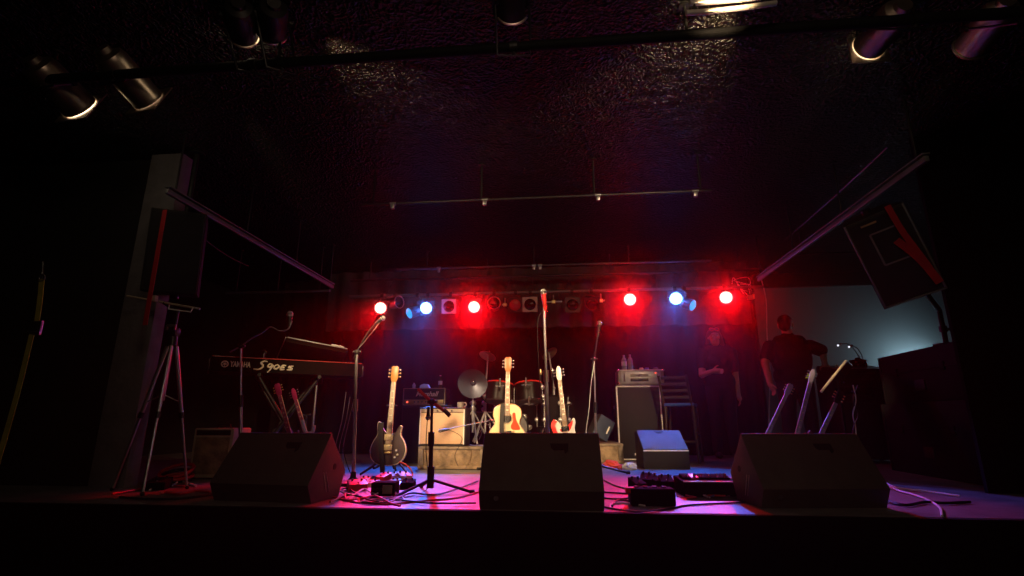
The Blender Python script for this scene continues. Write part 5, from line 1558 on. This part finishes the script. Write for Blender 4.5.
for k_ in range(3):
    a_ = k_ * 2 * PI / 3 + .2
    MB().cyl((mid.x, mid.y, .12), (mid.x + .24 * math.cos(a_), mid.y + .24 * math.sin(a_), .012), .009, seg=8).build('leg', 'black_metal', t)
# cables on the post
for k_, (x0, x1) in enumerate(((853, 856), (858, 853))):
    cable('hanging_cable', [P(x0, 385, 4.4), P(x1, 400, 4.4), P(x0, 415, 4.4), P(x1, 432, 4.4), F(x0, 478, .006)], .005, 'cable_white' if k_ == 0 else 'cable_black', ['pale cable hanging beside the music stand post', 'dark cable twisted round the pale one by the music stand'][k_])

# flight cases, dark, stacked toward the wing
def flight_case(label, c, size, rz):
    t = thing('flight_case', label, 'flight case', c, rz)
    w_, d_, h_ = size
    MB().box((0, 0, h_ / 2), size, bev=.01).build('case', 'case_black', t)
    for sx in (-1, 1):
        for sy in (-1, 1):
            MB().box((sx * (w_ / 2 - .008), sy * (d_ / 2 - .008), h_ / 2), (.03, .03, h_ * .99), bev=.004).build('corner_strip', 'case_black', t)
    MB().box((0, -d_ / 2 - .002, h_ * .62), (w_ * .98, .008, .02)).build('lid_strip', 'case_black', t)
    for sx in (-.28, .28):
        MB().box((sx * w_, -d_ / 2 - .004, h_ * .62), (.06, .014, .07), bev=.004).build('latch', 'case_black', t)
    MB().box((0, -d_ / 2 - .004, h_ * .32), (.14, .014, .09), bev=.004).build('handle', 'rubber', t)
    return t
fa = P(876, 358, 5.0)
_l, _f, _z = _ray(936, 344.5)
fb = P(936, 344.5, (fa.z - EYE) / (_z / _f))
fdir = Vector((fb.x - fa.x, fb.y - fa.y, 0)); flen = fdir.length + .25; fdir.normalize()
fnor = Vector((-fdir.y, fdir.x, 0))
fnor = fnor if fnor.x > 0 else -fnor
fang = math.atan2(fdir.y, fdir.x)
fc = Vector((fa.x, fa.y, 0)) + fdir * flen / 2 + fnor * .30
flight_case('large black flight case at the bottom of the stack under the tilted loudspeaker', Vector((fc.x, fc.y, 0)), (flen + .06, .62, .60), fang)
flight_case('black flight case on top of the large one under the tilted loudspeaker', Vector((fc.x, fc.y, .60)), (flen, .56, fa.z - .60), fang)
pt_ = mw @ Vector((0.08, 0.1, -0.31))
pp = fb - fdir * .04 + fnor * .10
t = thing('speaker_pole', 'black pole on the flight case holding up the tilted loudspeaker', 'speaker stand', (pp.x, pp.y, fa.z))
hh_ = pt_.z - fa.z
MB().tube([(0, 0, 0), (0, 0, hh_ - .02), (pt_.x - pp.x, pt_.y - pp.y, hh_ + .03)], 0.018, 12).build('pole', 'black_metal', t)
MB().lathe([(0, 0), (.09, 0), (.09, .01), (.03, .02), (0, .02)], seg=20).build('base_plate', 'black_metal', t)
MB().cyl((0, 0, hh_ * .35), (0, 0, hh_ * .5), 0.028, seg=12).cyl((0.03, 0, hh_ * .42), (0.08, 0, hh_ * .42), 0.012, seg=8).build('collar', 'black_metal', t)
# ------------------------------------------------------------------ pedals and cables on the floor
def pedal(label, loc, rz, m, w=.075, l=.125, h=.04, group=None, top=None):
    t = thing('effects_pedal', label, 'effects pedal', (loc.x, loc.y, 0), rz, group)
    MB().prism([(-l / 2, 0), (-l / 2, h * .7), (l / 2, h), (l / 2, 0)], 'x', -w / 2, w / 2, bev=.004).build('housing', m, t)
    MB().cyl((0, -l * .28, h * .7), (0, -l * .28, h * .7 + .012), .008, seg=10).build('footswitch', 'chrome', t)
    for sx in (-1, 1):
        MB().cyl((sx * w * .25, l * .28, h * .9), (sx * w * .25, l * .28, h + .008), .008, .007, seg=10).build('knob', 'black_plastic', t)
    return t
# pedals round the dark guitar
PL = [(370, 486, .3, 'pedal_cream', 'cream pedal in the jumble under the dark guitar', .13, .12, .035),
      (383, 483, -.2, 'pedal_red', 'red pedal standing right below the dark guitar body', .075, .12, .07),
      (357, 490, .5, 'pedal_red', 'red pedal next to the round base of the chrome stand', .12, .13, .06),
      (396, 481, .1, 'pedal_silver', 'silver pedal behind the black power strip near the dark guitar', .09, .12, .06),
      (404, 482, .6, 'pedal_cream', 'pale pedal at the outer end of the jumble toward the short boom stand', .09, .12, .07),
      (392, 486, -.4, 'pedal_green', 'green pedal between the red and the pale ones', .075, .12, .045),
      (365, 483, .2, 'pedal_orange', 'small orange pedal behind the cream one', .07, .1, .04),
      (408, 488, .1, 'pedal_black', 'black pedal beside the legs of the short boom stand', .09, .11, .055),
      (399, 488, .1, 'pedal_silver', 'small silver pedal in front of the green one', .07, .1, .04)]
for px, py, rz, m_, lab, w_, l_, h_ in PL:
    pedal(lab, F(px, py), rz, m_, w_, l_, h_)
ps = F(385, 495)
t = thing('power_supply', 'black power box at the front of the pedal jumble under the dark guitar', 'power box', (ps.x, ps.y, 0), .05)
MB().box((0, 0, .04), (.15, .12, .08), bev=.008).build('case', 'pedal_black', t)
MB().box((.03, -.062, .04), (.06, .006, .05), bev=.002).build('socket_panel', 'mug', t)
for i in range(3):
    MB().cyl((-.06 + i * .025, -.06, .04), (-.06 + i * .025, -.07, .04), .010, seg=10).build('socket', 'rubber', t)
cols = ['cable_red', 'cable_black', 'cable_white', 'cable_blue', 'cable_black', 'cable_red', 'cable_white', 'cable_black']
runs = [[(333, 497), (345, 500), (362, 503), (390, 504), (420, 501), (455, 498), (478, 492)],
        [(330, 502), (350, 495), (372, 499), (400, 500), (430, 503), (476, 503)],
        [(338, 490), (352, 495), (364, 489), (375, 494), (384, 490), (396, 493)],
        [(344, 480), (356, 484), (370, 478), (380, 476), (392, 479), (402, 484)],
        [(334, 494), (346, 488), (360, 496), (376, 501), (396, 498), (412, 493), (440, 494), (478, 481)],
        [(345, 494), (347, 500), (362, 498), (376, 496), (390, 503), (400, 506)],
        [(358, 501), (372, 495), (388, 500), (398, 496), (404, 500), (392, 503), (378, 502)],
        [(362, 502), (378, 503), (392, 501), (398, 497), (385, 498), (370, 497), (360, 499)]]
labs = ['long red cable sweeping from the pedal jumble along the stage edge', 'black cable running along the stage edge toward the centre monitor', 'white cable winding among the pedals under the dark guitar', 'blue cable running behind the pedals under the dark guitar',
        'black cable crossing the floor from the pedals toward the platform', 'red cable curling in front of the red pedal', 'white cable looped round the black power box', 'black cable coiled in front of the black power box']
for r_i, (c_, pts, lab) in enumerate(zip(cols, runs, labs)):
    cable('floor_cable', [F(x, y, .006 + .006 * (r_i % 3)) for x, y in pts], .0055, c_, lab)
cable('instrument_cable', [P(399, 462, 4.55), P(405, 464, 4.55), P(411, 470, 4.5), P(412, 476, 4.45), F(404, 486, .008)], .006, 'cable_red', 'red cable plugged into the dark guitar')
# right of the centre monitor: pedals, wah, power strip, pedalboard
pr_ = F(652, 505)
t = thing('power_strip', 'black box lying flat at the stage edge beside the centre monitor', 'power strip', (pr_.x, pr_.y, 0), .02)
MB().box((0, 0, .045), (.24, .11, .09), bev=.008).build('case', 'pedal_black', t)
for i in range(4):
    MB().cyl((-.08 + i * .05, 0, .09), (-.08 + i * .05, 0, .098), .016, seg=12).build('socket', 'rubber', t)
MB().box((-.12, -.03, .08), (.05, .04, .03), bev=.004).build('red_switch', 'pedal_red', t)
for px, py, rz, m_, lab, w_, l_, h_ in ((638, 493, .3, 'pedal_black', 'dark pedal nearest the centre monitor behind the flat black box', .08, .12, .09),
                                       (647, 491, -.2, 'pedal_black', 'tall dark pedal second from the centre monitor', .075, .12, .11),
                                       (656, 491, .4, 'pedal_black', 'tilted dark pedal third from the centre monitor', .075, .12, .1),
                                       (667, 492, .0, 'pedal_black', 'square dark pedal standing apart toward the wide pedalboard', .085, .11, .1)):
    pedal(lab, F(px, py), rz, m_, w_, l_, h_)
pb0, pb1 = F(684, 497), F(742, 498)
pbw = (pb1 - pb0).length
t = thing('pedalboard', 'wide black pedalboard tangled with leads near the dark monitor by the desk', 'pedalboard', ((pb0.x + pb1.x) / 2, (pb0.y + pb1.y) / 2 + .12, 0), .03)
MB().prism([(-.12, 0), (-.12, .085), (.15, .10), (.15, 0)], 'x', -pbw / 2, pbw / 2, bev=.005).build('board', 'pedal_black', t)
MB().box((0, -.115, .088), (pbw, .012, .010), bev=.003).build('front_rail', 'pedal_silver', t)
for i in range(6):
    x = -pbw / 2 + .05 + i * (pbw - .1) / 5
    p_ = MB().box((x, .04, .10), (.055, .1, .02), rot=(.16, 0, 0), bev=.004).build('pedal_unit', ['pedal_black', 'pedal_red', 'pedal_black', 'pedal_black', 'pedal_black', 'pedal_black'][i], t)
    MB().cyl((x, -.0, .105), (x, -.0, .125), .009, seg=8).build('footswitch', 'chrome', p_)
rb = random.Random(5)
for k_ in range(4):
    pts = [F(686 + 12 * k_ + rb.uniform(0, 14) * (j - 1), 495 + rb.uniform(-3, 3), .012) for j in range(5)]
    cable('patch_lead', pts, .005, ['cable_red', 'cable_white', 'cable_blue', 'cable_black'][k_], ['red', 'white', 'blue', 'black'][k_] + ' lead lying along the front of the wide pedalboard')
r2 = [[(604, 480), (612, 484), (620, 487), (640, 492)], [(603, 492), (618, 493), (636, 494), (650, 494)], [(603, 498), (620, 499), (636, 497)], [(604, 507), (630, 511), (660, 510), (690, 505), (730, 503), (745, 502)],
      [(612, 506), (618, 500), (630, 501), (640, 503)], [(668, 502), (675, 497), (674, 491), (668, 494)], [(610, 508), (612, 504), (626, 503), (645, 506)]]
l2 = ['black cable running from the platform end to the small dark pedals', 'upper of the straight cables from the centre monitor to the dark pedals', 'lower straight cable from the centre monitor toward the flat black box', 'long black cable in front of the flat black box at the stage edge', 'cable curving out of the flat black box', 'cable looping beside the square dark pedal', 'pale cable curling at the end of the flat black box']
for k_, (pts, lab) in enumerate(zip(r2, l2)):
    cable('floor_cable', [F(x, y, .007) for x, y in pts], .0055, 'cable_white' if k_ == 6 else 'cable_black', lab)
# far side near the flight cases
cable('floor_cable', [F(890, 487, .01), F(900, 491, .01), F(915, 495, .01), F(930, 501, .01), F(940, 508, .008), F(942, 516, .008)], .006, 'cable_white', 'pale cable trailing to the stage edge past the dark monitor by the desk')
cable('floor_cable', [F(885, 483, .01), F(895, 487, .014), F(905, 489, .01), F(925, 491, .01), F(960, 496, .01)], .006, 'cable_white', 'pale cable lying across the floor by the flight cases')
cable('floor_cable', [F(884, 500, .01), F(905, 505, .01), F(925, 502, .01), F(945, 503, .01), F(970, 502, .01)], .008, 'cable_black', 'black cable crossing the lit patch by the flight cases')
# keyboards side: cable heap round the tripod
for k_, (pts, m_, lab) in enumerate((([(112, 494), (130, 491), (150, 487), (165, 485), (185, 487)], 'cable_red', 'red cable running between the tripod feet'),
                                     ([(120, 497), (150, 499), (185, 498), (215, 494)], 'cable_black', 'black cable along the stage edge in front of the tripod'),
                                     ([(150, 490), (160, 483), (172, 486), (180, 481), (196, 486)], 'cable_white', 'white cable tangled behind the tripod foot'),
                                     ([(165, 492), (180, 494), (195, 491), (210, 492)], 'cable_red', 'red cable curling toward the pink lit floor monitor'))):
    cable('floor_cable', [F(x, y, .009) for x, y in pts], .007, m_, lab)
cp = F(175, 482)
t = thing('cable_drum', 'coil of cable lying on the floor behind the tripod', 'cable coil', (cp.x, cp.y, 0))
for i in range(4):
    MB().torus(.10 + .012 * (i % 2), .012, Matrix.Translation((0, 0, .014 + i * .022)) @ Matrix.Rotation(.12 * i, 4, 'X'), 24).build('cable_turn', 'cable_red' if i % 2 else 'cable_black', t)
crumple('small heap of pale plugs on the floor beside the pink lit monitor', 'cable_plugs', F(201, 476), (.06, .05, .06), 'cloth_white', 'plugs', 9)
st_ = F(158, 489)
pedal('dark pedal on the floor inside the tripod legs', st_, .4, 'pedal_black', .12, .16, .07)
# pale amplifier standing in the dark behind the pink lit monitor
da = P(208, 470, 4.3)
t = thing('guitar_amplifier', 'dim brown amplifier standing in the dark behind the pink lit floor monitor', 'amplifier', (da.x + .02, da.y + .1, 0))
MB().box((0, 0, .2), (.34, .24, .38), bev=.012).build('cabinet', 'tan_trim', t)
MB().box((0, -.121, .18), (.29, .01, .28), bev=.004).build('grille_cloth', 'riser_wood', t)
MB().box((0, -.121, .355), (.29, .01, .04), bev=.003).build('control_panel', 'black_plastic', t)
MB().tube([(-.06, 0, .39), (-.05, 0, .415), (.05, 0, .415), (.06, 0, .39)], .007, 8).build('handle', 'rubber', t)
for i in range(4):
    MB().sph(((-1) ** i * .14, (-1 if i < 2 else 1) * .09, .008), .014, seg=8).build('foot', 'rubber', t)
# blue lit glove-like clip behind that monitor
ck = P(308, 428, 4.1)
guitar_stand('black stand with blue lit arms holding the guitars under the keyboard', (P(300, 440, 4.35).x, P(300, 440, 4.35).y + .05, 0), .4, h=.5)
t = thing('music_clip_stand', 'low stand with blue lit cradle showing above the pink lit monitor', 'stand', (ck.x, ck.y, 0))
MB().cyl((0, 0, .0), (0, 0, ck.z - .05), .012, seg=8).build('post', 'black_metal', t)
MB().tube([(-.05, 0, ck.z + .06), (-.03, 0, ck.z), (0, 0, ck.z - .04), (.04, 0, ck.z - .03), (.05, 0, ck.z + .02)], .014, 8, 4).build('cradle', 'cloth_white', t)
MB().lathe([(0, 0), (.1, 0), (.1, .012), (.02, .02), (0, .02)], seg=20).build('base', 'black_metal', t)

# ------------------------------------------------------------------ light
WARM = (1.0, 0.68, 0.36)
# front lamps (the cans on the front pipe): warm beams on the middle of the stage
spot('front_beam', (-1.75, FP.y + .1, FP.z - .25), (-0.75, 5.1, 0.25), 820, WARM, 34, 0.9, .05)
spot('front_beam', (1.45, FP.y + .1, FP.z - .2), (-0.1, 5.1, 0.5), 600, WARM, 31, 0.9, .05)
spot('front_beam', (2.0, FP.y + .1, FP.z - .2), (.7, 5.8, .42), 520, WARM, 25, 0.9, .05)
spot('front_beam', (-.2, FP.y + .1, FP.z - .2), (-2.2, 4.7, .85), 280, WARM, 28, 0.9, .05)
spot('front_beam', (.05, FP.y + .1, FP.z - .25), (-.2, 5.2, .82), 420, WARM, 25, 0.8, .05)
spot('front_beam', (-1.6, FP.y + .1, FP.z - .25), P(837, 376, 4.75), 800, WARM, 4.6, 0.9, .05)
# spots added to imitate lamp spill on ceiling and tubes, no fixture
spot('ceiling_spill', (.95, FP.y - .04, CEIL - .085), (0.4, 3.7, CEIL + .10), 55, WARM, 78, 0.8, .02)
spot('ceiling_spill', (-1.3, FP.y - .04, CEIL - .085), (-.8, 3.7, CEIL + .1), 22, WARM, 66, 0.8, .02)
spot('tube_spill', (.85, 1.84, 2.24), (.83, 2.06, 2.42), 45, WARM, 60, 0.6, .02)
# light tube behind the cases, on the grey wall
tl = P(938, 362, 6.9)
t = thing('work_light', 'cold white tube light behind the flight cases against the grey wall', 'work light', (tl.x + .1, 7.45, tl.z - .1))
MB().cyl((-.35, 0, 0), (.35, 0, 0), .016, seg=12).build('tube', 'tube_white', t)
MB().box((0, .03, .0), (.8, .03, .05), bev=.006).build('holder', 'alu', t)
MB().cyl((-.3, .03, 0), (-.3, .03, -t.location.z), .012, seg=8).build('leg', 'black_metal', t)
MB().cyl((.3, .03, 0), (.3, .03, -t.location.z), .012, seg=8).build('leg', 'black_metal', t)
l = bpy.data.lights.new('work_glow', 'AREA'); l.shape = 'RECTANGLE'; l.size = .7; l.size_y = .05; l.energy = 8; l.color = (.55, .85, 1)
o = bpy.data.objects.new('work_glow', l); C.objects.link(o); o.location = (t.location.x - .1, 7.5, t.location.z + .02)
o.rotation_euler = (Vector((-.55, .75, .35))).to_track_quat('-Z', 'Y').to_euler()
# dim warm fill added over the audience, with no fixture
l = bpy.data.lights.new('front_fill', 'AREA'); l.size = .5; l.energy = 9; l.color = (1, .72, .5)
o = bpy.data.objects.new('front_fill', l); C.objects.link(o); o.location = (0.3, -.3, 2.3)
o.rotation_euler = (Vector((0, 1, -.55))).to_track_quat('-Z', 'Y').to_euler()

w = bpy.data.worlds.new('World'); scene.world = w; w.use_nodes = True
nt = w.node_tree
nt.nodes['Background'].inputs['Color'].default_value = (.6, .45, 1, 1)
nt.nodes['Background'].inputs['Strength'].default_value = 0.001
HAZE = 0.010
if HAZE:
    vs = nt.nodes.new('ShaderNodeVolumeScatter')
    vs.inputs['Color'].default_value = (1, 1, 1, 1)
    vs.inputs['Density'].default_value = HAZE
    vs.inputs['Anisotropy'].default_value = 0.97
    nt.links.new(vs.outputs[0], nt.nodes['World Output'].inputs['Volume'])

cam = bpy.data.cameras.new('camera'); cam.lens = 18; cam.sensor_width = 36; cam.clip_start = .05
co = bpy.data.objects.new('camera', cam); C.objects.link(co)
co.location = (0, 0, EYE)
fw = Vector((-sP * cT, cP * cT, sT))
co.rotation_euler = fw.to_track_quat('-Z', 'Y').to_euler()
scene.camera = co
vsn = scene.view_settings
vsn.view_transform = 'Standard'; vsn.look = 'None'; vsn.gamma = 1.0; vsn.exposure = 0.0; vsn.use_curve_mapping = False
scene.cycles.use_denoising = True
scene.cycles.max_bounces = 6
scene.cycles.volume_bounces = 0
scene.cycles.sample_clamp_indirect = 3.0
